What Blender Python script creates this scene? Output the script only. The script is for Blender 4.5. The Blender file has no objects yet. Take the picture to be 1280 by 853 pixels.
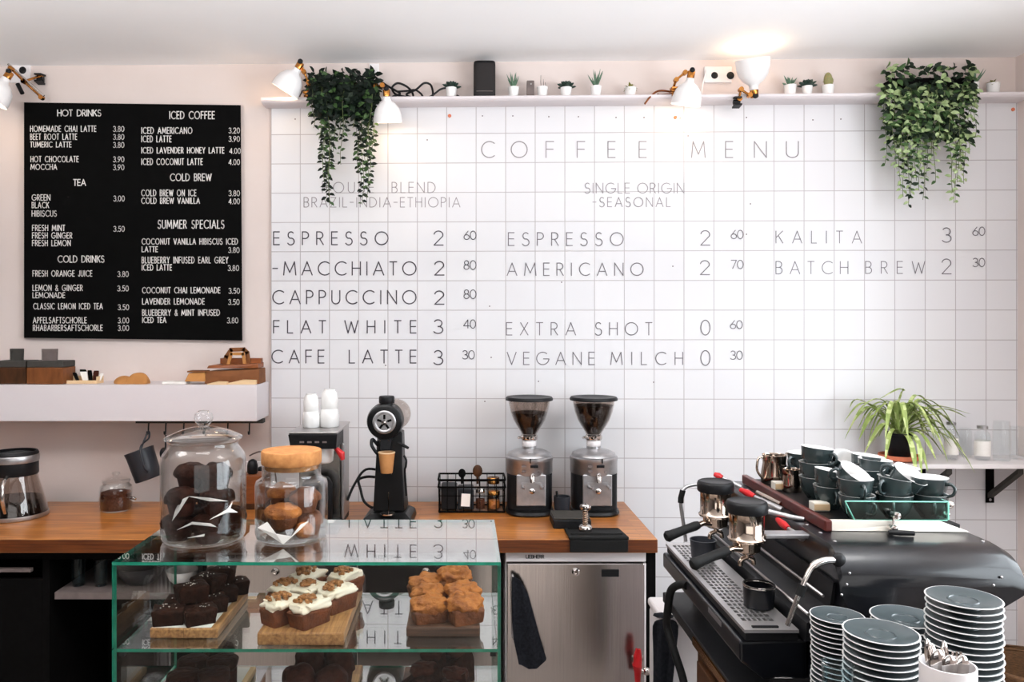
import bpy, bmesh, math, random
from mathutils import Vector, Matrix, noise
R = math.radians
PI = math.pi
sc = bpy.context.scene
C = sc.collection

# ------------------------------------------------------------------ camera, world, lights, exposure
F, PX, PY, CZ = 1000.0, 580.0, 402.0, 1.84       # focal length in pixels, principal point, eye height
cam_d = bpy.data.cameras.new('camera')
cam = bpy.data.objects.new('camera', cam_d)
C.objects.link(cam)
cam.location = (0, 0, CZ)
cam.rotation_euler = (PI/2, 0, 0)
cam_d.sensor_width = 36
cam_d.lens = 36*F/1280
cam_d.shift_x = (640-PX)/1280
cam_d.shift_y = (PY-426.5)/1280
cam_d.clip_start = 0.05
sc.camera = cam

w = bpy.data.worlds.new('daylight')
sc.world = w
w.use_nodes = True
w.node_tree.nodes['Background'].inputs[0].default_value = (0.93, 0.96, 1.0, 1)
w.node_tree.nodes['Background'].inputs[1].default_value = 0.2

def area(name, loc, rot, sx, sy, power, col):
    d = bpy.data.lights.new(name, 'AREA')
    d.shape = 'RECTANGLE'; d.size = sx; d.size_y = sy; d.energy = power; d.color = col
    o = bpy.data.objects.new(name, d); C.objects.link(o)
    o.location = loc; o.rotation_euler = rot
    return o
# daylight: shop-front glazing behind the viewer and a side window on the right; unseen fill lights added overhead and just below the ceiling
area('shopfront_daylight', (0.7, -3.05, 1.9), (PI/2, 0, 0), 4.0, 1.9, 55, (1.0, 0.985, 0.97))
area('side_window_daylight', (2.95, 0.95, 1.85), (PI/2, 0, PI/2), 2.9, 1.7, 175, (0.86, 0.94, 1.0))
for ux, up in ((-2.3, 70), (-0.5, 48), (1.5, 52)):
    area('overhead_fill', (ux, 1.5, 3.12), (-0.05, 0, 0), 1.0, 0.6, 15, (1.0, 0.985, 0.975))  # unseen overhead panel, added so light falls steeply on wall and shelf
    area('ceiling_fill', (ux, 1.5, 2.5), (PI-0.12, 0, 0), 1.0, 0.4, up, (1.0, 0.99, 0.985))  # unseen upward light, added to brighten the ceiling

sc.view_settings.view_transform = 'Standard'
sc.view_settings.look = 'None'
sc.view_settings.gamma = 1
sc.view_settings.use_curve_mapping = False
sc.view_settings.exposure = -0.27
sc.cycles.use_denoising = True
sc.cycles.max_bounces = 14
sc.cycles.diffuse_bounces = 5
sc.cycles.glossy_bounces = 6
sc.cycles.transparent_max_bounces = 40
sc.cycles.caustics_reflective = False
sc.cycles.caustics_refractive = False
sc.cycles.sample_clamp_indirect = 6

# ------------------------------------------------------------------ places
def P(px, py, Y):
    return Vector(((px-PX)/F*Y, Y, CZ-(py-PY)/F*Y))
WS, WC = -0.0273, 4.099-0.0273*0.988            # the tiled wall runs very slightly askew: Y = WC + WS*X
def yw(X): return WC+WS*X
def W(px, py, off=0.0):                          # a point off metres in front of the tiled wall
    a = (px-PX)/F
    Y = (WC-off)/(1-WS*a)
    return Vector((a*Y, Y, CZ-(py-PY)/F*Y))
CT = 0.93                                        # back counter height

# ------------------------------------------------------------------ colours and materials
def lin(c):
    return c/12.92 if c <= 0.04045 else ((c+0.055)/1.055)**2.4
def rgb(h):
    return (lin(int(h[0:2], 16)/255), lin(int(h[2:4], 16)/255), lin(int(h[4:6], 16)/255), 1)
def newmat(name):
    m = bpy.data.materials.new(name); m.use_nodes = True
    nt = m.node_tree
    return m, nt, nt.nodes['Principled BSDF']
def pm(name, c1, c2=None, scale=20, rough=0.5, metal=0.0, bump=0.0, stretch=(1, 1, 1), coat=0.0, detail=4, bscale=None, ior=1.45, rvar=0.0, spec=0.5):
    """principled material whose colour wanders between two tones of the same stuff"""
    m, nt, b = newmat(name)
    N, L = nt.nodes, nt.links
    tc = N.new('ShaderNodeTexCoord'); mp = N.new('ShaderNodeMapping')
    mp.inputs['Scale'].default_value = stretch
    L.new(tc.outputs['Object'], mp.inputs[0])
    nz = N.new('ShaderNodeTexNoise'); nz.inputs['Scale'].default_value = scale; nz.inputs['Detail'].default_value = detail
    L.new(mp.outputs[0], nz.inputs['Vector'])
    mx = N.new('ShaderNodeMix'); mx.data_type = 'RGBA'
    rp = N.new('ShaderNodeMapRange'); rp.inputs[1].default_value = 0.3; rp.inputs[2].default_value = 0.7
    L.new(nz.outputs[0], rp.inputs[0]); L.new(rp.outputs[0], mx.inputs[0])
    mx.inputs[6].default_value = rgb(c1); mx.inputs[7].default_value = rgb(c2 or c1)
    L.new(mx.outputs[2], b.inputs['Base Color'])
    b.inputs['Roughness'].default_value = rough; b.inputs['Metallic'].default_value = metal
    b.inputs['IOR'].default_value = ior
    b.inputs['Specular IOR Level'].default_value = spec
    if rvar:
        rr = N.new('ShaderNodeMapRange'); rr.inputs[3].default_value = rough-rvar; rr.inputs[4].default_value = rough+rvar
        L.new(nz.outputs[0], rr.inputs[0]); L.new(rr.outputs[0], b.inputs['Roughness'])
    if coat: b.inputs['Coat Weight'].default_value = coat; b.inputs['Coat Roughness'].default_value = 0.08
    if bump:
        bp = N.new('ShaderNodeBump'); bp.inputs['Strength'].default_value = bump; bp.inputs['Distance'].default_value = 0.01
        src = nz
        if bscale:
            src = N.new('ShaderNodeTexNoise'); src.inputs['Scale'].default_value = bscale; src.inputs['Detail'].default_value = 5
            L.new(mp.outputs[0], src.inputs['Vector'])
        L.new(src.outputs[0], bp.inputs['Height']); L.new(bp.outputs[0], b.inputs['Normal'])
    return m
def glass(name, tint='FFFFFF', r0=0.04, p=5.0, rough=0.0, gain=1.0):
    """clear glass wall: lets light through, mirrors more at a glancing angle"""
    m = bpy.data.materials.new(name); m.use_nodes = True
    nt = m.node_tree; N, L = nt.nodes, nt.links
    N.clear()
    out = N.new('ShaderNodeOutputMaterial'); mix = N.new('ShaderNodeMixShader')
    tr = N.new('ShaderNodeBsdfTransparent'); tr.inputs[0].default_value = rgb(tint)
    gl = N.new('ShaderNodeBsdfGlossy'); gl.inputs['Roughness'].default_value = rough; gl.inputs[0].default_value = (1, 1, 1, 1)
    lw = N.new('ShaderNodeLayerWeight'); lw.inputs[0].default_value = 0.5
    pw = N.new('ShaderNodeMath'); pw.operation = 'POWER'; pw.inputs[1].default_value = p
    mr = N.new('ShaderNodeMapRange'); mr.inputs[3].default_value = r0; mr.inputs[4].default_value = gain
    L.new(lw.outputs['Facing'], pw.inputs[0]); L.new(pw.outputs[0], mr.inputs[0])
    L.new(mr.outputs[0], mix.inputs[0]); L.new(tr.outputs[0], mix.inputs[1]); L.new(gl.outputs[0], mix.inputs[2])
    L.new(mix.outputs[0], out.inputs[0])
    return m
def emit(name, col, s):
    m, nt, b = newmat(name)
    b.inputs['Emission Color'].default_value = rgb(col); b.inputs['Emission Strength'].default_value = s
    b.inputs['Base Color'].default_value = rgb(col)
    return m

def tile_mat():
    m, nt, b = newmat('white_glazed_tile'); N, L = nt.nodes, nt.links
    tc = N.new('ShaderNodeTexCoord')
    br = N.new('ShaderNodeTexBrick')
    br.offset = 0; br.squash = 1
    sx = N.new('ShaderNodeSeparateXYZ'); cx = N.new('ShaderNodeCombineXYZ')
    L.new(tc.outputs['Object'], sx.inputs[0]); L.new(sx.outputs[0], cx.inputs[0]); L.new(sx.outputs[2], cx.inputs[1])
    L.new(cx.outputs[0], br.inputs['Vector'])
    br.inputs['Scale'].default_value = 1
    br.inputs['Brick Width'].default_value = 0.15; br.inputs['Row Height'].default_value = 0.15
    br.inputs['Mortar Size'].default_value = 0.0024; br.inputs['Mortar Smooth'].default_value = 0.3
    br.inputs['Bias'].default_value = 0
    br.inputs['Color1'].default_value = rgb('E0DFE1'); br.inputs['Color2'].default_value = rgb('DCDBDE')
    br.inputs['Mortar'].default_value = rgb('B2ACAE')
    L.new(br.outputs['Color'], b.inputs['Base Color'])
    b.inputs['Roughness'].default_value = 0.3
    bp = N.new('ShaderNodeBump'); bp.inputs['Strength'].default_value = 0.25; bp.inputs['Distance'].default_value = 0.002; bp.invert = True
    nz = N.new('ShaderNodeTexNoise'); nz.inputs['Scale'].default_value = 9; nz.inputs['Detail'].default_value = 1
    L.new(tc.outputs['Object'], nz.inputs['Vector'])
    ad = N.new('ShaderNodeMath'); ad.operation = 'MULTIPLY_ADD'; ad.inputs[1].default_value = 0.2
    L.new(nz.outputs[0], ad.inputs[0]); L.new(br.outputs['Fac'], ad.inputs[2]); L.new(ad.outputs[0], bp.inputs['Height'])
    L.new(bp.outputs[0], b.inputs['Normal'])
    return m
def wood_mat(name, c1, c2, c3, bw=0.5, rh=0.045, rough=0.35, axis='XY', grain=(1.2, 26, 26)):
    """oiled block timber: staves laid side by side with grain along X"""
    m, nt, b = newmat(name); N, L = nt.nodes, nt.links
    tc = N.new('ShaderNodeTexCoord'); br = N.new('ShaderNodeTexBrick')
    br.offset = 0.37; br.inputs['Scale'].default_value = 1
    br.inputs['Brick Width'].default_value = bw; br.inputs['Row Height'].default_value = rh
    br.inputs['Mortar Size'].default_value = 0.0006; br.inputs['Bias'].default_value = 0
    br.inputs['Color1'].default_value = rgb(c1); br.inputs['Color2'].default_value = rgb(c2); br.inputs['Mortar'].default_value = rgb(c3)
    L.new(tc.outputs['Object'], br.inputs['Vector'])
    mp = N.new('ShaderNodeMapping'); mp.inputs['Scale'].default_value = grain
    L.new(tc.outputs['Object'], mp.inputs[0])
    nz = N.new('ShaderNodeTexNoise'); nz.inputs['Scale'].default_value = 4; nz.inputs['Detail'].default_value = 6
    L.new(mp.outputs[0], nz.inputs['Vector'])
    mx = N.new('ShaderNodeMix'); mx.data_type = 'RGBA'; mx.blend_type = 'MULTIPLY'
    rp = N.new('ShaderNodeMapRange'); rp.inputs[1].default_value = 0.35; rp.inputs[2].default_value = 0.7; rp.inputs[3].default_value = 0.0; rp.inputs[4].default_value = 0.75
    L.new(nz.outputs[0], rp.inputs[0]); L.new(rp.outputs[0], mx.inputs[0])
    L.new(br.outputs['Color'], mx.inputs[6]); mx.inputs[7].default_value = rgb(c3)
    L.new(mx.outputs[2], b.inputs['Base Color'])
    b.inputs['Roughness'].default_value = rough
    bp = N.new('ShaderNodeBump'); bp.inputs['Strength'].default_value = 0.08; bp.inputs['Distance'].default_value = 0.003
    L.new(nz.outputs[0], bp.inputs['Height']); L.new(bp.outputs[0], b.inputs['Normal'])
    return m

M = dict(
    tile=tile_mat(),
    plaster=pm('wall_plaster', 'DFD2CD', 'DACCC6', 3, 0.85, bump=0.12, bscale=14),
    ceiling=pm('ceiling_paint', 'FCFCFD', 'FAFAFB', 4, 0.9, bump=0.05),
    floor=pm('floor_screed', 'A59A92', '958A83', 30, 0.45, bump=0.05),
    whitepaint=pm('white_satin_paint', 'ECE6E6', 'E6E0E0', 6, 0.4),
    shelfpaint=pm('shelf_paint', 'DDD6D8', 'DAD2D5', 5, 0.45),
    board=pm('blackboard_paint', '060606', '090909', 12, 0.7, bump=0.02, spec=0.06),
    chalk=pm('chalk_white', 'F4F1EE', 'CFCBC8', 60, 0.9),
    ink=pm('grey_vinyl_lettering', '46414A', '514B52', 40, 0.3),
    ink_glare=pm('glare_paled_lettering', '6E696F', '777278', 40, 0.25),  # paler copy of ink: window glare put into the colour
    inkl=pm('pale_grey_vinyl_lettering', '8E888C', '989295', 40, 0.25),
    counter=wood_mat('counter_oak', 'CB8540', 'B06C30', '6A3614', 0.7, 0.043, 0.3),
    board_wood=wood_mat('maple_board', 'C59560', 'B07F4C', '7C512B', 0.4, 0.05, 0.5, grain=(30, 2, 30)),
    board_dark=wood_mat('walnut_board', '6B4A35', '5A3C2B', '2F1D14', 0.4, 0.04, 0.5),
    brownwood=pm('brown_wood', '8A4B20', '6E3816', 8, 0.45, stretch=(2, 14, 14)),
    boxwood=pm('dark_stained_wood', '4E2E1A', '33200F', 6, 0.5, stretch=(8, 8, 2), spec=0.25),
    boxwood_l=pm('mid_stained_wood', '7E4B28', '62381B', 6, 0.5, stretch=(8, 8, 2), spec=0.25),
    black=pm('black_satin', '0A0A0B', '101011', 15, 0.35, spec=0.3),
    blackm=pm('black_matt', '080707', '0C0B0B', 40, 0.7, bump=0.05, spec=0.06),
    blackp=pm('black_plastic', '111113', '18181A', 60, 0.45, spec=0.25),
    rubber=pm('black_rubber', '121212', '1B1B1B', 90, 0.6, bump=0.03, spec=0.2),
    enamel=pm('black_machine_enamel', '0D0E11', '121318', 20, 0.28, coat=0.3, spec=0.4),
    steel=pm('brushed_steel', 'D6CFCB', 'CAC3BF', 3, 0.2, 1.0, bump=0.01, stretch=(60, 60, 1), rvar=0.05),
    steelx=pm('brushed_steel_panel', 'B7B2B0', 'A9A4A3', 3, 0.32, 1.0, stretch=(1, 60, 60), rvar=0.05),
    traymetal=pm('polished_tray_steel', 'D2CFCF', 'C6C3C3', 5, 0.34, 0.85),
    alu=pm('cast_aluminium', 'B9B7B8', 'A9A7A9', 40, 0.35, 0.9),
    chrome=pm('chrome', 'D8D2CE', 'CEC8C4', 5, 0.07, 1.0),
    chromew=pm('warm_chrome', 'C9B8AA', 'BFAE9F', 5, 0.1, 1.0),
    brass=pm('brass', 'C68A4A', 'B3763A', 12, 0.25, 1.0),
    lampwhite=pm('lamp_white_enamel', 'F2F0F0', 'EEECEC', 10, 0.3),
    cream=pm('cream_paint', 'E9E3D8', 'E1DACD', 10, 0.5),
    china=pm('white_china', 'F0EEEC', 'EAE8E6', 10, 0.2, coat=0.3),
    cupgreen=pm('slate_green_glaze', '2F3A3D', '283231', 14, 0.22, coat=0.4),
    saucer=pm('slate_saucer_glaze', '434C4F', '3A4346', 18, 0.3, coat=0.2),
    saucer_dark=pm('dark_saucer_glaze', '2E3232', '292D2D', 18, 0.35, coat=0.2),
    cupdark=pm('charcoal_glaze', '24262B', '2C2E34', 14, 0.35, spec=0.4),
    cork=pm('cork', 'B98049', '9A6334', 45, 0.8, bump=0.15),
    paper=pm('white_paper', 'F3EFEA', 'E8E3DD', 14, 0.8, bump=0.03),
    kraft=pm('kraft_paper', 'B77F45', 'A56E38', 16, 0.8, bump=0.08),
    kraftd=pm('dark_kraft_paper', '7E4C26', '6A3D1C', 16, 0.8, bump=0.08),
    kraftl=pm('pale_kraft_paper', 'DDBF98', 'D2B289', 16, 0.8, bump=0.05),
    kraftcup=pm('kraft_cup', 'C18A55', 'B57F4B', 30, 0.7),
    choc=pm('dark_chocolate_cake', '2E160D', '1C0C07', 60, 0.55, bump=0.5, bscale=90, spec=0.07),
    chocr=pm('chocolate_muffin', '442219', '2D150E', 50, 0.65, bump=0.5, bscale=80, spec=0.07),
    cake=pm('baked_loaf_crust', '7B3F1C', '4F2711', 35, 0.65, bump=0.5, bscale=80),
    golden=pm('golden_crust', 'B9702C', '7E4218', 30, 0.6, bump=0.9, bscale=75),
    goldend=pm('dark_golden_crust', '7E4620', '5B2F14', 38, 0.6, bump=0.6, bscale=75),
    frost=pm('cream_cheese_frosting', 'F9ECD9', 'F0DFC6', 30, 0.45, bump=0.15),
    nuts=pm('chopped_walnuts', 'A8713F', '7A4A24', 90, 0.6, bump=0.2),
    salt=pm('salt_flakes', 'EDE6DE', 'D8D0C8', 90, 0.4),
    tea=pm('brown_tea_leaves', '5E3320', '3E1F12', 120, 0.8, bump=0.6, spec=0.2),
    beans=pm('coffee_beans', '2C1911', '140B07', 160, 0.4, bump=0.9, bscale=170, detail=2, spec=0.3),
    coffee=pm('dark_coffee', '120A06', '1A0F09', 20, 0.2),
    leafd=pm('dark_ivy_leaf', '1E2E1E', '142014', 60, 0.5, spec=0.25),
    leafm=pm('mid_ivy_leaf', '466036', '34502A', 60, 0.5, spec=0.3),
    leafl=pm('variegated_leaf_edge', 'A9B88A', '87A066', 60, 0.5),
    leafs=pm('blackish_green_leaf', '0F1710', '16211A', 60, 0.5, spec=0.2),  # darkest leaf tone, mixed in at random
    spider=pm('spider_plant_leaf', 'A9B96C', '869C52', 22, 0.5, stretch=(1, 1, 1)),
    spiderl=pm('spider_plant_stripe', 'CFDA9E', 'BFCB88', 22, 0.5),
    succ=pm('grey_green_succulent', '64806A', '4C6A52', 70, 0.5),
    succd=pm('dark_succulent', '2C4238', '20342B', 70, 0.45),
    succy=pm('olive_succulent', '8C8A3A', '6C6C2A', 70, 0.5),
    cactus=pm('tan_cactus', 'A08A5E', '7D8A5A', 90, 0.7),
    stem=pm('plant_stem', '4E5A33', '5F6B3F', 40, 0.6),
    soil=pm('potting_soil', '2A1E17', '1C130E', 120, 0.9, bump=0.4),
    terracotta=pm('terracotta', 'D97E5C', 'C96E4E', 30, 0.7),
    redp=pm('red_plastic', 'C22025', 'B0191E', 30, 0.35),
    redd=pm('dark_red_rail', '5A211B', '3F1612', 20, 0.35),
    cloth=pm('black_tea_towel', '24252A', '17181C', 90, 0.95, bump=0.25, spec=0.1),
    speaker=pm('speaker_cloth', '2C2A2A', '353232', 400, 0.8, bump=0.2, spec=0.15),
    socket=pm('socket_white', 'EFEAEA', 'EAE5E5', 10, 0.35),
    wicker=pm('wicker', '7B5634', '4B321D', 60, 0.7, bump=0.5, stretch=(1, 1, 6)),
    clear=glass('clear_glass', 'F9FAFA', 0.022, 2.7),
    bottle=glass('bottle_glass', 'FCFDFD', 0.02, 4.0, gain=0.6),
    pane=glass('case_glass', 'FAFBFA', 0.015, 5.0),
    paneh=glass('case_glass_top', 'EFF4F2', 0.05, 2.1),
    plexi=glass('teal_acrylic', 'E4F4F0', 0.03, 4.0),
    hopper=glass('hopper_glass', 'E4DEDA', 0.04, 4.0),
    edge=pm('green_glass_edge', '156A54', '1F8268', 30, 0.15, coat=0.5),
    edgel=pm('pale_green_glass_edge', '8FD0BE', '7FC4B2', 30, 0.15, coat=0.5),
    backdim=pm('dimmed_back_walls', '6A6462', '5F5A58', 6, 0.8),  # unseen walls, darkened to dim reflections in jars and case
    led=emit('bulb_glow', 'FFE3BE', 9),
    taupe=pm('taupe_grey', '6E625F', '625754', 30, 0.6),
    greybox=pm('dark_grey_card', '3A3835', '44413D', 30, 0.7, spec=0.2),
    tumbler=glass('tumbler_glass', 'E9F2F4', 0.02, 3.0),
)

# ------------------------------------------------------------------ mesh builder and object helpers
class MB:
    def __init__(s): s.v = []; s.f = []; s.m = []; s.s = []
    def add(s, vs, fs, m=0, smooth=False):
        o = len(s.v); s.v += [Vector(v) for v in vs]
        for f in fs:
            s.f.append([i+o for i in f]); s.m.append(m); s.s.append(smooth)
        return s
    def box(s, x0, x1, y0, y1, z0, z1, m=0):
        v = [(x0, y0, z0), (x1, y0, z0), (x1, y1, z0), (x0, y1, z0), (x0, y0, z1), (x1, y0, z1), (x1, y1, z1), (x0, y1, z1)]
        return s.add(v, [(0, 3, 2, 1), (4, 5, 6, 7), (0, 1, 5, 4), (1, 2, 6, 5), (2, 3, 7, 6), (3, 0, 4, 7)], m)
    def rbox(s, c, size, rot=None, m=0):
        a, b, d = [x/2 for x in size]; c = Vector(c)
        vs = [Vector(v) for v in [(-a, -b, -d), (a, -b, -d), (a, b, -d), (-a, b, -d), (-a, -b, d), (a, -b, d), (a, b, d), (-a, b, d)]]
        if rot is not None: vs = [rot @ v for v in vs]
        return s.add([v+c for v in vs], [(0, 3, 2, 1), (4, 5, 6, 7), (0, 1, 5, 4), (1, 2, 6, 5), (2, 3, 7, 6), (3, 0, 4, 7)], m)
    def hexa(s, v, m=0):
        return s.add(v, [(0, 3, 2, 1), (4, 5, 6, 7), (0, 1, 5, 4), (1, 2, 6, 5), (2, 3, 7, 6), (3, 0, 4, 7)], m)
    def loft(s, rings, closed=True, caps=True, m=0, smooth=True, capsmooth=False):
        n = len(rings[0]); o = len(s.v)
        vs = [p for r in rings for p in r]; fs = []
        for i in range(len(rings)-1):
            for j in range(n if closed else n-1):
                k = (j+1) % n
                fs.append((i*n+j, i*n+k, (i+1)*n+k, (i+1)*n+j))
        s.add(vs, fs, m, smooth)
        if caps:
            s.f.append([o+i for i in reversed(range(n))]); s.m.append(m); s.s.append(capsmooth)
            b = o+(len(rings)-1)*n
            s.f.append([b+i for i in range(n)]); s.m.append(m); s.s.append(capsmooth)
        return s
    def prism(s, poly, axis, a0, a1, m=0, smooth=False):
        def pt(p, a):
            return (a, p[0], p[1]) if axis == 'x' else (p[0], a, p[1]) if axis == 'y' else (p[0], p[1], a)
        return s.loft([[pt(p, a0) for p in poly], [pt(p, a1) for p in poly]], True, True, m, smooth)
    def lathe(s, prof, c=(0, 0, 0), seg=28, mat=None, m=0, smooth=True, wob=None):
        c = Vector(c); rings = []
        for r, z in prof:
            ring = []
            for k in range(seg):
                a = 2*PI*k/seg
                v = Vector((max(r, 1e-5)*math.cos(a), max(r, 1e-5)*math.sin(a), z))
                if wob: v = wob(v)
                if mat is not None: v = mat @ v
                ring.append(v+c)
            rings.append(ring)
        return s.loft(rings, True, True, m, smooth)
    def shell(s, prof, c=(0, 0, 0), t=0.003, seg=28, mat=None, m=0, floor=True):
        """a vessel with wall thickness: outer profile bottom to top, then back down inside"""
        inner = [(max(r-t, 0.0005), z) for r, z in reversed(prof)]
        if floor: inner[-1] = (inner[-1][0], prof[0][1]+t*1.4)
        if floor: pr = [(0.0005, prof[0][1])]+list(prof)+inner+[(0.0005, prof[0][1]+t*1.4)]
        else: pr = list(prof)+inner+[prof[0]]
        if floor: return s.lathe(pr, c, seg, mat, m)
        c = Vector(c); rings = []
        for r, z in pr:
            ring = []
            for k in range(seg):
                a = 2*PI*k/seg; v = Vector((r*math.cos(a), r*math.sin(a), z))
                if mat is not None: v = mat @ v
                ring.append(v+c)
            rings.append(ring)
        return s.loft(rings, True, False, m, True)
    def tube(s, pts, r, seg=8, m=0):
        pts = [Vector(p) for p in pts]; n = len(pts)
        rs = r if isinstance(r, (list, tuple)) else [r]*n
        rings = []; up = None
        for i, p in enumerate(pts):
            t = (pts[min(i+1, n-1)]-pts[max(i-1, 0)])
            if t.length < 1e-9: t = Vector((0, 0, 1))
            t.normalize()
            if up is None: up = Vector((0, 0, 1)) if abs(t.z) < 0.9 else Vector((1, 0, 0))
            a = t.cross(up)
            if a.length < 1e-4: a = t.cross(Vector((0.3, 1, 0.2)))
            a.normalize(); b = a.cross(t).normalized(); up = b
            rings.append([p+(a*math.cos(2*PI*k/seg)+b*math.sin(2*PI*k/seg))*rs[i] for k in range(seg)])
        return s.loft(rings, True, True, m, True)
    def ball(s, c, r, seg=14, m=0, mat=None):
        if not isinstance(r, (tuple, list)): r = (r, r, r)
        n = max(5, seg//2); pr = []
        rings = []
        for i in range(n+1):
            ph = -PI/2+PI*i/n
            ring = []
            for k in range(seg):
                a = 2*PI*k/seg
                v = Vector((r[0]*max(math.cos(ph), 1e-4)*math.cos(a), r[1]*max(math.cos(ph), 1e-4)*math.sin(a), r[2]*math.sin(ph)))
                if mat is not None: v = mat @ v
                ring.append(Vector(c)+v)
            rings.append(ring)
        return s.loft(rings, True, True, m, True)
    def blob(s, c, r, e=0.5, amp=0.0, freq=20, seed=0, rot=0.0, seg=28, m=0, ez=None, flat=None):
        """rounded block (superellipsoid) with an uneven skin"""
        ez = e if ez is None else ez; n = seg//2; rings = []
        sg = lambda x, q: math.copysign(abs(x)**q, x)
        q = Matrix.Rotation(rot, 3, 'Z')
        for i in range(n+1):
            ph = -PI/2+PI*i/n; ring = []
            for k in range(seg):
                a = 2*PI*k/seg
                cp = max(abs(math.cos(ph)), 1e-3)**ez
                v = Vector((r[0]*cp*sg(math.cos(a), e), r[1]*cp*sg(math.sin(a), e), r[2]*sg(math.sin(ph), ez)))
                if amp:
                    nn = noise.noise(v*freq+Vector((seed*7.3, seed*3.1, seed*1.7)))
                    v = v*(1+amp*nn/max(v.length, 0.01))
                if flat is not None: v.z = max(v.z, flat)
                ring.append(Vector(c)+q @ v)
            rings.append(ring)
        return s.loft(rings, True, True, m, True)
    def leaf(s, p, d, n, l, wd, m=0, fold=0.25, droop=0.2):
        d = d.normalized(); sd = d.cross(n)
        if sd.length < 1e-3: sd = d.cross(Vector((0.3, 0.5, 0.8)))
        sd.normalize(); n = sd.cross(d).normalized()
        a = p; mid1 = p+d*l*0.35-n*l*droop*0.1; mid2 = p+d*l*0.7-n*l*droop*0.4; tip = p+d*l-n*l*droop
        vs = [a, mid1+sd*wd*0.5+n*wd*fold, mid1, mid1-sd*wd*0.5+n*wd*fold, mid2+sd*wd*0.4+n*wd*fold, mid2, mid2-sd*wd*0.4+n*wd*fold, tip]
        return s.add(vs, [(0, 2, 1), (0, 3, 2), (1, 2, 5, 4), (2, 3, 6, 5), (4, 5, 7), (5, 6, 7)], m, True)
    def bounds(s):
        xs = [v.x for v in s.v]; ys = [v.y for v in s.v]; zs = [v.z for v in s.v]
        return min(xs), max(xs), min(ys), max(ys), min(zs), max(zs)

WL = {}      # world position of each object's origin
KIDS = {}
def obj(name, mb, mats, parent=None, bevel=0.0, seg=2, origin=None):
    if not isinstance(mats, (list, tuple)): mats = [mats]
    if parent is not None: o0 = WL[parent.name]
    elif origin is not None: o0 = Vector(origin)
    else:
        b = mb.bounds(); o0 = Vector(((b[0]+b[1])/2, (b[2]+b[3])/2, b[4]))
    me = bpy.data.meshes.new(name)
    me.from_pydata([tuple(v-o0) for v in mb.v], [], mb.f)
    for x in mats: me.materials.append(M[x])
    for p, mi, sm in zip(me.polygons, mb.m, mb.s):
        p.material_index = mi; p.use_smooth = sm
    bm = bmesh.new(); bm.from_mesh(me)
    bmesh.ops.recalc_face_normals(bm, faces=bm.faces)
    if any(mb.s):
        for e in bm.edges:
            if len(e.link_faces) == 2 and e.calc_face_angle(0) > R(48): e.smooth = False
    bm.to_mesh(me); bm.free()
    o = bpy.data.objects.new(name, me); C.objects.link(o)
    if parent is not None:
        o.parent = parent; KIDS.setdefault(parent.name, []).append(o)
    else: o.location = o0
    WL[o.name] = o0.copy()
    if bevel:
        md = o.modifiers.new('bevel', 'BEVEL'); md.width = bevel; md.segments = seg; md.limit_method = 'ANGLE'; md.angle_limit = R(40)
        md.harden_normals = False
    return o
def tag(o, label, cat, group=None):
    o['label'] = label; o['category'] = cat
    if group: o['group'] = group
    return o
def thing(name, label, cat, loc=(0, 0, 0), group=None):
    o = bpy.data.objects.new(name, None); C.objects.link(o)
    o.location = loc; o.empty_display_size = 0.05
    WL[o.name] = Vector(loc)
    return tag(o, label, cat, group)
def struct(o): o['kind'] = 'structure'; return o
def copy_tree(o, parent=None, **kw):
    c = o.copy(); C.objects.link(c)
    if parent is not None: c.parent = parent
    for ch in KIDS.get(o.name, []):
        KIDS.setdefault(c.name, []).append(copy_tree(ch, c))
    return c
def place(o, loc, rz=0.0, tilt=None):
    o.location = loc; o.rotation_euler = (tilt[0], tilt[1], rz) if tilt else (0, 0, rz)
    return o
def bez(pts, n=8):
    """smooth curve through the given points"""
    pts = [Vector(p) for p in pts]; out = []
    for i in range(len(pts)-1):
        p0 = pts[max(i-1, 0)]; p1 = pts[i]; p2 = pts[i+1]; p3 = pts[min(i+2, len(pts)-1)]
        for k in range(n):
            t = k/n
            out.append(0.5*((2*p1)+(p2-p0)*t+(2*p0-5*p1+4*p2-p3)*t*t+(3*p1-p0-3*p2+p3)*t**3))
    out.append(pts[-1])
    return out

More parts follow.
